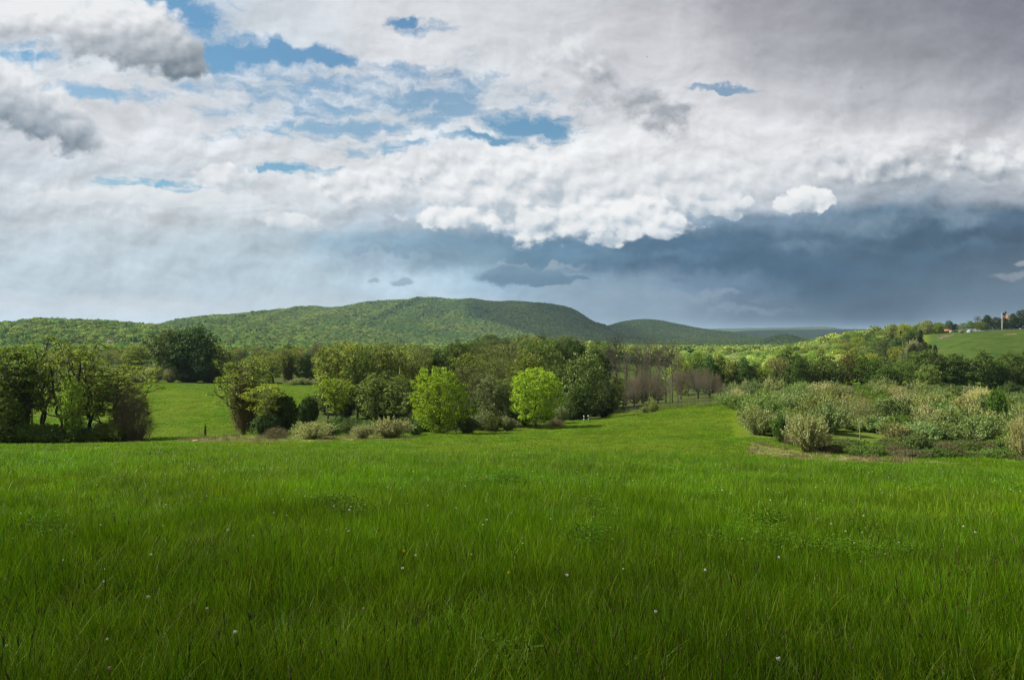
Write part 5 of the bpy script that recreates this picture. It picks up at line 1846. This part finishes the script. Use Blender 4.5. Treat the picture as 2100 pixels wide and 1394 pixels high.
def meadow():
    g = np.random.default_rng(77)
    mg = leaf_mat('grass_blades', (0.104, 0.200, 0.004), trans=0.46, var=0.6, hue=0.022, spec=0.16, rough=0.45, obj_col=False, per_inst=0.26, patch=0.25)
    mg2 = leaf_mat('grass_blades_light', (0.145, 0.212, 0.008), trans=0.45, var=0.4, hue=0.02, spec=0.16, rough=0.45, obj_col=False, per_inst=0.22, patch=0.2)
    mseed = leaf_mat('seed_heads', (0.10, 0.085, 0.028), trans=0.1, var=0.4, obj_col=False, rough=0.8)
    mclov = leaf_mat('clover_leaves', (0.090, 0.185, 0.006), trans=0.3, var=0.4, obj_col=False, rough=0.6, spec=0.12, patch=0.2)
    mwhite = leaf_mat('white_petals', (0.62, 0.60, 0.56), trans=0.2, var=0.15, obj_col=False)
    myel = leaf_mat('yellow_petals', (0.75, 0.50, 0.02), trans=0.2, var=0.15, obj_col=False)
    mpink = leaf_mat('pink_petals', (0.38, 0.24, 0.22), trans=0.2, var=0.2, obj_col=False)
    near = []
    for i in range(6):
        near.append(blades(g, 90, 0.24, 0.14, 0.44, 0.0038, 0.22, 3, 0.17).mesh('blades', [mg]))
    for i in range(2):
        near.append(blades(g, 40, 0.2, 0.18, 0.48, 0.0044, 0.45, 4, 0.25).mesh('blades_long', [mg2]))
    for i in range(2):
        b = blades(g, 46, 0.22, 0.18, 0.42, 0.0030)
        s = seed_heads(g, 3, 0.22, 0.34, 0.58)
        b.add(np.concatenate(s.V), np.concatenate(s.Q), m=0)
        b.mq[-len(s.mq):] = s.mq
        near.append(b.mesh('blades_seed', [mg, mseed]))
    for i in range(3):
        b = clover(g, 90, 0.24, 0.12, 0.34, 0.013)
        near.append(b.mesh('clover', [mclov]))
    x, y = wedge(1.2, 13.5, lambda d: 0.155 + 0.003 * d, g)
    x2, y2 = wedge(13.5, 47.0, lambda d: 0.20 + 0.0052 * (d - 13.5), g)
    x, y = np.concatenate([x, x2]), np.concatenate([y, y2])
    n = len(x)
    z = height(x, y)
    w1 = fbm(x / 1.9, y / 1.9, 3, 61)
    w2 = fbm(x / 0.9, y / 0.9, 2, 67)
    w3 = fbm(x / 6.0, y / 6.0, 3, 71)
    u = g.random(n)
    idx = g.integers(0, 6, n)
    idx = np.where(u < 0.14 + 0.10 * w3, g.integers(6, 8, n), idx)
    idx = np.where((u > 0.92 - 0.08 * w3), g.integers(8, 10, n), idx)
    idx = np.where((fbm(x / 0.75, y / 0.9, 2, 63) + 0.4 * w1 > 0.98) & (g.random(n) < 0.55), g.integers(10, 13, n), idx)
    w4 = fbm(x / 0.42, y / 0.42, 2, 69)
    hs = np.clip(0.80 + 0.20 * w1 + 0.16 * w2 + 0.22 * w4, 0.35, 1.5) * (0.8 + 0.4 * g.random(n))
    wide = 1.0 + np.clip((y - 10) / 40.0, 0, 1) * 1.1
    scl = np.stack([wide, wide, hs], 1)
    rot = np.stack([g.normal(size=n) * 0.10, g.normal(size=n) * 0.10, g.random(n) * 6.283], 1)
    scatter('grass', np.stack([x, y, z], 1), rot, scl, idx, near, 'tall uncut meadow grass with clover and brown seed heads')
    print('near tufts', n)
    # the shorter grass beyond the brow
    far = []
    for i in range(5):
        far.append(blades(g, 60, 0.45, 0.10, 0.26, 0.011, 0.4, 2).mesh('blades_far', [mg2]))
    for i in range(3):
        far.append(blades(g, 60, 0.45, 0.12, 0.30, 0.011, 0.4, 2).mesh('blades_far_dark', [mg]))
    x, y = wedge(47.0, 178.0, lambda d: 0.42 + 0.004 * (d - 47), g, -320, 2420)
    px = 1050 + F * x / y
    x2, y2 = wedge(178.0, 242.0, lambda d: 1.0, g, -320, 700)
    px2 = 1050 + F * x2 / y2
    x, y, px = np.concatenate([x, x2]), np.concatenate([y, y2]), np.concatenate([px, px2])
    row = HR - height(x, y) / y * F
    bare = zone('straw', px, y) & (g.random(len(x)) < 0.7)
    keep = ~((y > 60) & zone('wood', px, y)) & ~bare & ~((px > 1500) & (y > 100))
    x, y = x[keep], y[keep]
    n = len(x)
    z = height(x, y)
    w3 = fbm(x / 14.0, y / 14.0, 3, 73)
    idx = np.where(g.random(n) < 0.45 + 0.25 * w3, g.integers(5, 8, n), g.integers(0, 5, n))
    s = 0.8 + 0.4 * g.random(n)
    ws = 1.0 + np.clip((y - 47) / 100.0, 0, 1.3)
    scl = np.stack([s * ws, s * ws, s * np.clip(0.9 + 0.3 * w3, 0.6, 1.4)], 1)
    rot = np.stack([g.normal(size=n) * 0.06, g.normal(size=n) * 0.06, g.random(n) * 6.283], 1)
    scatter('short_grass', np.stack([x, y, z], 1), rot, scl, idx, far, 'lighter short grass of the field beyond the brow')
    print('far tufts', n)
    # old straw on the bare strips
    ms = leaf_mat('straw', (0.26, 0.20, 0.115), trans=0.2, var=0.35, obj_col=False, rough=0.8)
    mrb = leaf_mat('dead_stalks', (0.15, 0.115, 0.06), trans=0.1, var=0.4, obj_col=False, rough=0.8)
    st = [blades(g, 60, 0.5, 0.06, 0.30, 0.012, 0.9, 2, 0.8).mesh('straw', [ms]) for _ in range(3)] + [blades(g, 60, 0.4, 0.2, 0.6, 0.010, 0.3, 2).mesh('stalks', [mrb]) for _ in range(2)]
    x, y = wedge(68.0, 122.0, lambda d: 0.62, g, 340, 2160)
    px = 1050 + F * x / y
    ok = zone('straw', px, y) & (fbm(x / 2.5, y / 2.5, 3, 81) > 0.0)
    x, y, px = x[ok], y[ok], px[ok]
    n = len(x)
    s = 0.7 + 0.6 * g.random(n)
    idx = np.where(g.random(n) < np.where(px > 1400, 0.3, 0.10), g.integers(3, 5, n), g.integers(0, 3, n))
    scatter('dry_grass', np.stack([x, y, height(x, y)], 1), np.stack([np.zeros(n), np.zeros(n), g.random(n) * 6.283], 1), np.stack([s, s, s], 1), idx, st,
            'flattened straw and dead stalks along the field margins')
    # flowers in the grass
    fl = []
    for (mm, k) in ((mwhite, 1), (mpink, 1), (myel, 1)):
        q = Geo()
        q.tubes([[0, 0, 0]], [[0.02, 0.01, 0.40]], 0.0015, 0.0012, 3, m=0)
        c = np.array([[0.02, 0.01, 0.405]]) + norm(g.normal(size=(26, 3))) * 0.007
        leaf_quads(q, c, 0.0055, g, up=0.6, m=1)
        fl.append(q.mesh('flower', [mg, mm]))
    x, y = wedge(3.0, 30.0, lambda d: 0.55, g)
    ok = g.random(len(x)) < np.clip(0.26 + 0.34 * fbm(x / 2.4, y / 2.4, 2, 91), 0.02, 0.9)
    x, y = x[ok], y[ok]
    n = len(x)
    s = 0.75 + 0.5 * g.random(n)
    idx = np.where(g.random(n) < 0.70, 0, np.where(g.random(n) < 0.75, 1, 2))
    scatter('meadow_flowers', np.stack([x, y, height(x, y)], 1), np.stack([g.normal(size=n) * 0.15, g.normal(size=n) * 0.15, g.random(n) * 6.283], 1), np.stack([s, s, s], 1), idx, fl,
            'scattered white clover heads with a few yellow and pink flowers in the grass')


meadow()


# ------------------------------------------------------------------ small things
M_WHITE = plain_mat('white_paint', (0.78, 0.78, 0.76), 0.4, 0.06)
M_WOOD = plain_mat('weathered_wood', (0.16, 0.12, 0.085), 0.9, 0.35, 4.0)
M_ORANGE = plain_mat('orange_boards', (0.21, 0.085, 0.038), 0.8, 0.25, 5.0)
M_GREY = plain_mat('grey_sheet', (0.17, 0.20, 0.24), 0.6, 0.2)
M_BLACK = plain_mat('black_plastic', (0.018, 0.018, 0.02), 0.5, 0.1)
M_TEAL = plain_mat('teal_tube', (0.14, 0.30, 0.30), 0.5, 0.1)
M_ROOF = plain_mat('brown_shingles', (0.10, 0.075, 0.06), 0.9, 0.3, 2.0)
M_PALE = plain_mat('pale_wall', (0.50, 0.46, 0.42), 0.8, 0.1)
M_GLASS = plain_mat('dark_glass', (0.02, 0.025, 0.03), 0.15, 0.1, spec=0.6)
M_STEEL = plain_mat('galvanised_steel', (0.45, 0.46, 0.47), 0.4, 0.1, metal=0.6)
M_STONE = plain_mat('stone', (0.24, 0.21, 0.19), 0.9, 0.35, 5.0, bump=0.4)
M_EARTH = plain_mat('bare_earth', (0.27, 0.16, 0.09), 0.95, 0.3, 0.8)
M_RED = leaf_mat('red_cloth', (0.55, 0.03, 0.04), trans=0.5, var=0.05, hue=0.002, obj_col=False)
M_BLUE = leaf_mat('blue_cloth', (0.03, 0.05, 0.20), trans=0.5, var=0.05, hue=0.002, obj_col=False)
M_CLOTH = leaf_mat('white_cloth', (0.75, 0.72, 0.74), trans=0.5, var=0.04, hue=0.002, obj_col=False)
M_DULL = plain_mat('dark_feathers', (0.04, 0.036, 0.032), 0.8, 0.2)


def flag_things():
    b = at(2055, 480)
    k = 480 / F
    o = empty('flagpole', (b[0], b[1], b[2] - 0.1))
    tag(o, 'tall white flagpole standing on the hilltop lawn', 'flagpole')
    H = 37.5 * k
    g = Geo()
    g.lathe([(0.0, -0.2), (0.16, -0.2), (0.155, 2.2), (0.10, H * 0.99), (0.10, H), (0.0, H)], k=10)
    ob('pole', g.mesh('pole', [M_WHITE], smooth=True), o)
    g = Geo()
    g.lathe([(0.0, H), (0.14, H + 0.06), (0.17, H + 0.18), (0.12, H + 0.32), (0.0, H + 0.36)], k=10)
    ob('finial', g.mesh('finial', [plain_mat('gilt', (0.5, 0.36, 0.1), 0.3, 0.05, metal=0.8)], smooth=True), o)
    g = Geo()
    g.lathe([(0.0, 0), (0.45, 0), (0.45, 0.25), (0.22, 0.35), (0.0, 0.36)], k=12)
    ob('base', g.mesh('base', [M_STONE]), o)
    # flag blowing along the hill
    L, Wd = 4.6, 2.9
    nx, ny = 26, 13
    f = empty('flag', (b[0] + 0.12, b[1], b[2] + H - 0.25))
    tag(f, 'striped red and white flag with a blue starred corner, flying from the pole', 'flag')

    def pos(u, v, off=0.0):
        # u along the fly, v down the hoist
        x = u * L * (0.93)
        z = -v * Wd - 0.34 * L * (u ** 1.15) * 0.85
        y = 0.22 * math.sin(u * 8.5 + v * 1.6) * (0.25 + u) + off
        z += 0.10 * math.sin(u * 6.0 + 1.0) * u
        return (x, y, z)
    for s in range(13):
        gs = Geo()
        v0, v1 = s / 13, (s + 1) / 13
        u0 = 0.4 if s < 7 else 0.0
        us = np.linspace(u0, 1, nx)
        V = [pos(u, v) for u in us for v in (v0, v1)]
        gs.add(V, [[2 * i, 2 * i + 1, 2 * i + 3, 2 * i + 2] for i in range(nx - 1)])
        ob('stripe', gs.mesh('stripe', [M_RED if s % 2 == 0 else M_CLOTH]), f)
    gc = Geo()
    us = np.linspace(0, 0.4, 12)
    vs = np.linspace(0, 7 / 13, 8)
    V = [pos(u, v) for u in us for v in vs]
    gc.add(V, [[i * 8 + j, i * 8 + j + 1, (i + 1) * 8 + j + 1, (i + 1) * 8 + j] for i in range(11) for j in range(7)])
    can = ob('canton', gc.mesh('canton', [M_BLUE]), f)
    st = Geo()
    for r in range(9):
        for c in range(6 if r % 2 == 0 else 5):
            u = (c + (0.5 if r % 2 == 0 else 1.0)) / 6 * 0.4
            v = (r + 0.8) / 10 * 7 / 13
            for side in (-0.012, 0.012):
                P = [pos(u + 0.019 * (1 if q % 2 == 0 else 0.42) * math.sin(q * math.pi / 5) * Wd / L, v - 0.019 * (1 if q % 2 == 0 else 0.42) * math.cos(q * math.pi / 5), side) for q in range(10)]
                P.append(pos(u, v, side))
                st.add(P, T=[[q, (q + 1) % 10, 10] for q in range(10)])
    ob('star_pattern', st.mesh('star_pattern', [M_CLOTH]), can)


def posts():
    for (px, lab, lean, cap) in ((1197.5, 'upright field marker post with white bands, its top dark', 0.0, 0), (1207, 'field marker post with white bands and a tilted white top, next to its twin', 0.06, 1)):
        b = at(px, 140)
        o = empty('marker_post', (b[0], b[1], b[2]))
        o.rotation_euler = (0, -lean, 0)
        tag(o, lab, 'post', 'marker posts in the field')
        g = Geo()
        g.lathe([(0, -0.1), (0.055, -0.1), (0.055, 0.42), (0.0, 0.42)], k=8)
        ob('tube', g.mesh('tube', [M_TEAL]), o)
        g = Geo()
        g.lathe([(0, 0.42), (0.085, 0.42), (0.085, 0.56), (0.0, 0.56)], k=8)
        ob('lower_band', g.mesh('lower_band', [M_WHITE]), o)
        g = Geo()
        g.lathe([(0, 0.56), (0.08, 0.56), (0.08, 0.84), (0.0, 0.84)], k=8)
        ob('shaft', g.mesh('shaft', [M_BLACK]), o)
        g = Geo()
        g.lathe([(0, 0.84), (0.10, 0.84), (0.10, 1.02), (0.05, 1.08), (0.0, 1.08)], k=8)
        ob('upper_band', g.mesh('upper_band', [M_WHITE]), o)
        if not cap:
            g = Geo()
            g.lathe([(0, 1.08), (0.07, 1.08), (0.06, 1.16), (0.0, 1.18)], k=8)
            ob('cap', g.mesh('cap', [M_BLACK]), o)


def house(name, label, px, d, w, depth, wall_h, roof_h, rz, wall=M_PALE, roof=M_ROOF, windows=3, chimney=True, up=0.0):
    b = at(px, d)
    o = empty(name, (b[0], b[1], b[2] - 0.3 + up), rz)
    tag(o, label, 'house' if 'house' in name else 'building')
    g = Geo()
    x, y = w / 2, depth / 2
    V = [(-x, -y, 0), (x, -y, 0), (x, y, 0), (-x, y, 0), (-x, -y, wall_h), (x, -y, wall_h), (x, y, wall_h), (-x, y, wall_h), (-x, 0, wall_h + roof_h * 0.97), (x, 0, wall_h + roof_h * 0.97)]
    g.add(V, Q=[[0, 1, 5, 4], [2, 3, 7, 6], [0, 3, 2, 1]], T=[])
    g.add(V, Q=[[0, 4, 7, 3], [1, 2, 6, 5]], T=[[4, 8, 7], [5, 6, 9]])
    ob('wall', g.mesh('wall', [wall]), o)
    g = Geo()
    e, t = 0.45, 0.16
    for s in (-1, 1):
        z0 = wall_h - e * roof_h / y
        P = [(-x - e, s * (y + e), z0), (x + e, s * (y + e), z0), (x + e, 0, wall_h + roof_h), (-x - e, 0, wall_h + roof_h)]
        P2 = [(a, c, z + t) for a, c, z in P]
        g.add(P + P2, [[0, 1, 2, 3], [4, 7, 6, 5], [0, 4, 5, 1], [2, 6, 7, 3], [0, 3, 7, 4], [1, 5, 6, 2]])
    r = ob('roof', g.mesh('roof', [roof]), o)
    if chimney:
        g = Geo()
        g.box((x * 0.4, 0.3, wall_h + roof_h * 0.6), (0.8, 0.8, roof_h * 0.4 + 1.1))
        ob('chimney', g.mesh('chimney', [M_STONE]), r)
    for i in range(windows):
        cx = -x + w * (i + 0.5) / windows
        g = Geo()
        g.box((cx, -y - 0.03, wall_h * 0.36), (1.2, 0.1, wall_h * 0.42))
        wi = ob('window', g.mesh('window', [M_WHITE]), o)
        g = Geo()
        g.box((cx, -y - 0.075, wall_h * 0.39), (1.0, 0.04, wall_h * 0.36))
        ob('pane', g.mesh('pane', [M_GLASS]), wi)


def lawn_things():
    house('garden_shed', 'small orange boarded shed at the edge of the lawn beneath dark trees', 1944, 512, 3.4, 2.6, 1.6, 0.9, -0.5, M_ORANGE, M_ORANGE, 0, False)
    b = at(1950, 508)
    g = Geo()
    for i in range(3):
        g.box((i * 0.5 - 0.5, 0.1 * i, 0.0), (0.7, 0.6, 0.9 + 0.2 * (i % 2)), 0.3 * i, top=0.85)
    o = ob('white_sacks', g.mesh('pile_of_sacks', [M_CLOTH]))
    o.location = b
    o.name = 'covered_pile'
    tag(o, 'white covered pile leaning beside the orange shed', 'pile')
    house('hill_house', 'low house with a brown roof hidden among dark trees past the flag', 2090, 556, 6, 5, 1.2, 1.4, 0.1, M_PALE, M_ROOF, 4, True)
    house('hill_house', 'small house with a brown gable beneath the flag', 2066, 560, 4.5, 4, 1.2, 1.3, 0.4, M_PALE, M_ROOF, 2, False)
    house('farm_building', 'long white farm building half hidden in the valley trees', 1718, 520, 8.0, 5, 1.9, 0.9, -0.05, M_PALE, plain_mat('pale_roof', (0.42, 0.37, 0.36), 0.7, 0.1), 3, False, 1.2)
    # house on the near ridge, above the crowns of the clearing in front of it
    house('ridge_house', 'brown roofed house half hidden in the forest of the near ridge', 229, 850, 8, 6, 2.6, 2.0, 0.25, M_PALE, plain_mat('red_brown_roof', (0.075, 0.05, 0.042), 0.9, 0.2), 4, True, 8.0)
    # little shelters, heaps and the fence on the lawn
    b = at(1988.5, 470)
    g = Geo()
    g.add([(-1.3, -1, 0), (1.3, -1, 0), (1.3, 1, 0), (-1.3, 1, 0), (-0.9, -1, 1.2), (0.9, -1, 1.2), (0.9, 1, 1.2), (-0.9, 1, 1.2), (0.1, -1, 1.8), (0.1, 1, 1.8)],
          Q=[[0, 1, 5, 4], [2, 3, 7, 6], [1, 2, 6, 5], [3, 0, 4, 7], [5, 6, 9, 8], [7, 4, 8, 9]], T=[[4, 5, 8], [6, 7, 9]])
    o = ob('animal_shelter', g.mesh('animal_shelter', [M_GREY]))
    o.location = b
    tag(o, 'small blue grey shelter on the lawn before the broad tree', 'shelter')
    b = at(1972.5, 474)
    o = empty('feed_barrel', b)
    tag(o, 'dark barrel with an orange top on the lawn by the fence', 'barrel')
    g = Geo()
    g.lathe([(0, 0), (0.75, 0), (0.85, 0.5), (0.8, 0.85), (0, 0.85)], k=12)
    ob('drum', g.mesh('drum', [M_BLACK]), o)
    g = Geo()
    g.lathe([(0, 0.85), (0.82, 0.85), (0.6, 1.35), (0, 1.5)], k=12)
    ob('lid', g.mesh('lid', [M_ORANGE]), o)
    b = at(1938, 470)
    rg = np.random.default_rng(5)
    for (nm, lab, c, n, sx, sz, m) in (('brush_heap', 'heap of brown brush and boards at the lawn edge', (0, 0, 0), 60, 3.4, 0.8, M_WOOD), ('rubble_heap', 'pale grey rubble lying in front of the brush heap', (-1.6, -3, 0), 40, 2.0, 0.4, M_STONE)):
        g = Geo()
        for i in range(n):
            p = rg.normal(size=3) * np.array([sx * 0.5, 0.8, 0]) + np.array([0, 0, abs(rg.normal()) * sz * 0.5])
            if m is M_WOOD:
                q = rg.normal(size=3) * np.array([1.1, 0.6, 0.25])
                g.tubes([p - q], [p + q], 0.07, 0.05, 4)
            else:
                s = 0.25 + 0.3 * rg.random()
                g.box(p, (s * 1.3, s, s * 0.8), rg.random() * 3, top=0.7)
        o = ob(nm, g.mesh(nm, [m]))
        o.location = (b[0] + c[0], b[1] + c[1], ground_z(b[0] + c[0], b[1] + c[1]))
        tag(o, lab, 'heap')
    # pale rail fence across the hill
    def rail_fence(name, lab, pts, post_h, rails, m, step=4.0):
        P = []
        for (a, c) in zip(pts[:-1], pts[1:]):
            A, B = at(*a), at(*c)
            n = max(1, int(np.linalg.norm(B[:2] - A[:2]) / step))
            for i in range(n):
                q = A + (B - A) * i / n
                P.append((q[0], q[1], ground_z(q[0], q[1])))
        q = at(*pts[-1])
        P.append(tuple(q))
        P = np.array(P)
        o = empty(name, P[0])
        tag(o, lab, 'fence')
        R = P - P[0]
        g0 = Geo()
        g0.lathe([(0, -0.2), (0.08, -0.2), (0.07, post_h), (0, post_h + 0.05)], k=6)
        me = g0.mesh('post', [m])
        for r in R:
            c = ob('post', me, o)
            c.location = r
        for zz in rails:
            g = Geo()
            a = R[:-1] + np.array([0, -0.09, zz])
            bb = R[1:] + np.array([0, -0.09, zz])
            g.tubes(a, bb, 0.05, 0.05, 4)
            ob('rail', g.mesh('rail', [m]), o)
    rail_fence('rail_fence', 'pale blue grey rail fence behind the shed and the light green tree', [(1952, 505), (1965, 508), (1980, 508), (2000, 505), (2010, 500)], 1.5, (0.5, 0.95, 1.4), plain_mat('pale_rails', (0.36, 0.42, 0.44), 0.6, 0.1), 5.0)
    rail_fence('paddock_fence', 'brown paddock fence beside the small blue grey shelter', [(1976.5, 476), (1986, 476), (1990, 476), (1999, 476)], 1.6, (0.4, 0.8, 1.2, 1.55), M_WOOD, 3.0)
    rail_fence('wire_fence', 'low pale fence running along the foot of the mown lawn', [(2000, 468), (2030, 468), (2060, 470), (2080, 473), (2130, 478)], 0.7, (0.25, 0.6), plain_mat('pale_wire', (0.40, 0.40, 0.37), 0.6, 0.2), 4.0)
    # trimmed hedge at the top of the lawn
    hg = np.random.default_rng(9)
    A, B = at(2028, 535), at(2135, 540)
    g = Geo()
    n = 2600
    u = hg.random((n, 1))
    C = A + (B - A) * u
    C[:, 2] = height(C[:, 0], C[:, 1])
    C += np.stack([hg.normal(size=n) * 0.2, (hg.random(n) - 0.5) * 1.6, hg.random(n) ** 0.7 * 1.7], 1)
    leaf_quads(g, C - A, 0.22, hg, up=0.4)
    o = ob('hedge', g.mesh('hedge', [leaf_mat('hedge_leaves', (0.026, 0.045, 0.012), obj_col=False)]))
    o.location = A
    tag(o, 'low clipped dark hedge along the top of the lawn', 'hedge')
    # worn earth on the lawn
    for (px, d, w, dp, lab) in ((2071, 425, 7.5, 3.0, 'oval patch of bare reddish earth high on the lawn'), (1990, 322, 3.0, 3.0, 'small patch of bare pale earth low on the lawn'), (1940, 468, 9.0, 4.0, 'strip of bare earth round the brush heap'),
                                (2030, 326, 2.4, 2.0, 'tiny patch of bare earth by the tree row')):
        b = at(px, d)
        g = Geo()
        k = 30
        ring = []
        for rr in (0.5, 1.0):
            for i in range(k):
                a = i * 2 * math.pi / k
                j = rr * (0.85 + 0.3 * hg.random() * rr)
                x, y = b[0] + math.cos(a) * w / 2 * j, b[1] + math.sin(a) * dp / 2 * j
                ring.append((x - b[0], y - b[1], ground_z(x, y) - b[2] + (0.10 if rr < 1 else 0.06)))
        ring.append((0, 0, 0.12))
        g.add(ring, Q=[[i, k + i, k + (i + 1) % k, (i + 1) % k] for i in range(k)], T=[[i, (i + 1) % k, 2 * k] for i in range(k)])
        o = ob('bare_earth', g.mesh('bare_earth', [M_EARTH]))
        o.location = b
        tag(o, lab, kind='structure')


def meadow_things():
    b = at(407, 121)
    g = Geo()
    g.tubes([(-0.18, 0, -0.1), (0.05, 0, 0.45)], [(0.05, 0, 0.45), (0.28, 0, 0.95)], [0.07, 0.06], [0.06, 0.045], 6)
    o = ob('wooden_stake', g.mesh('wooden_stake', [M_WOOD], smooth=True))
    o.location = b
    tag(o, 'leaning grey wooden stake in the meadow gap', 'stake')
    plant('conifer_b', 'conifer_seedling', 'seedling', 421, 120, 868, 7, (0.045, 0.065, 0.018), DARKB, 'tiny dark conifer seedling beside the leaning stake')
    rg = np.random.default_rng(3)
    b = at(402, 97)
    g = Geo()
    prof = [(0, -0.1), (0.42, -0.1), (0.5, 0.08), (0.38, 0.22), (0.15, 0.28), (0, 0.29)]
    g.lathe(prof, k=9)
    V = np.concatenate(g.V)
    V *= 1 + 0.16 * rg.normal(size=V.shape) * 0.6
    V[:, 0] *= 1.25
    V *= 0.75
    g.V = [V]
    o = ob('boulder', g.mesh('boulder', [plain_mat('orange_stone', (0.28, 0.17, 0.11), 0.9, 0.3, 4.0)]))
    o.location = b
    tag(o, 'flat orange stone lying in the dry grass', 'stone')
    # mast on the mountain
    b = at(1148, 3890)
    H = 17.0
    o = empty('radio_mast', (b[0], b[1], b[2] + 2))
    tag(o, 'tiny mast standing on the shoulder of the long mountain', 'mast')
    g = Geo()
    c = [(-1, -1), (1, -1), (1, 1), (-1, 1)]
    for i in range(4):
        x, y = c[i]
        x2, y2 = c[(i + 1) % 4]
        g.tubes([(x, y, -3)], [(x * 0.35, y * 0.35, H)], 0.22, 0.16, 4)
        for k in range(6):
            f0, f1 = k / 6, (k + 1) / 6
            s0, s1 = 1 - 0.65 * f0, 1 - 0.65 * f1
            g.tubes([(x * s0, y * s0, f0 * H)], [(x2 * s1, y2 * s1, f1 * H)], 0.12, 0.12, 3)
    ob('lattice', g.mesh('lattice', [M_STEEL]), o)
    g = Geo()
    g.tubes([(0, 0, H - 0.5)], [(0, 0, H + 5)], 0.15, 0.08, 5)
    ob('antenna', g.mesh('antenna', [M_STEEL]), o)
    # soaring birds
    for (px, row, d, span, rz, lab) in ((863, 367, 170, 0.6, 0.9, 'dark bird in flight before the bright cumulus bank'), (1327, 117, 240, 0.7, 0.5, 'dark bird in flight under the high grey cloud'),
                                        (1765, 181, 250, 0.75, 0.4, 'dark bird in flight below the darkest overcast')):
        g = Geo()
        s = span
        prof = [(0.0, -0.30), (0.05, -0.24), (0.085, -0.05), (0.075, 0.1), (0.045, 0.2), (0.05, 0.25), (0.02, 0.31), (0.0, 0.33)]
        g.lathe(prof, k=8)
        V = np.concatenate(g.V)
        V = np.stack([V[:, 0], V[:, 2], V[:, 1]], 1) * s
        g = Geo()
        k = 8
        npf = len(prof)
        g.add(V, [[a * k + i, a * k + (i + 1) % k, (a + 1) * k + (i + 1) % k, (a + 1) * k + i] for a in range(npf - 1) for i in range(k)])
        for sd in (-1, 1):
            W = [(0.05 * sd, 0.12, 0.02), (0.28 * sd, 0.17, 0.12), (0.52 * sd, 0.03, 0.06), (0.50 * sd, -0.03, 0.05), (0.26 * sd, -0.03, 0.10), (0.05 * sd, -0.10, 0.02)]
            W = np.array(W) * s
            W2 = W - np.array([0, 0, 0.015 * s])
            g.add(np.concatenate([W, W2]), [[0, 1, 4, 5], [1, 2, 3, 4], [6, 11, 10, 7], [7, 10, 9, 8], [0, 6, 7, 1], [1, 7, 8, 2], [2, 8, 9, 3], [3, 9, 10, 4], [4, 10, 11, 5]])
        T = np.array([(-0.03, -0.26, 0), (0.03, -0.26, 0), (0.10, -0.46, 0.01), (-0.10, -0.46, 0.01)]) * s
        g.add(np.concatenate([T, T - np.array([0, 0, 0.012 * s])]), [[0, 1, 2, 3], [4, 7, 6, 5], [2, 6, 7, 3], [0, 3, 7, 4], [1, 5, 6, 2]])
        o = ob('bird', g.mesh('bird', [M_DULL], smooth=False))
        o.location = ((px - 1050) / F * d, d, (HR - row) / F * d)
        o.rotation_euler = (0.1, 0.35, rz)
        tag(o, lab, 'bird')


flag_things()
posts()
lawn_things()
meadow_things()
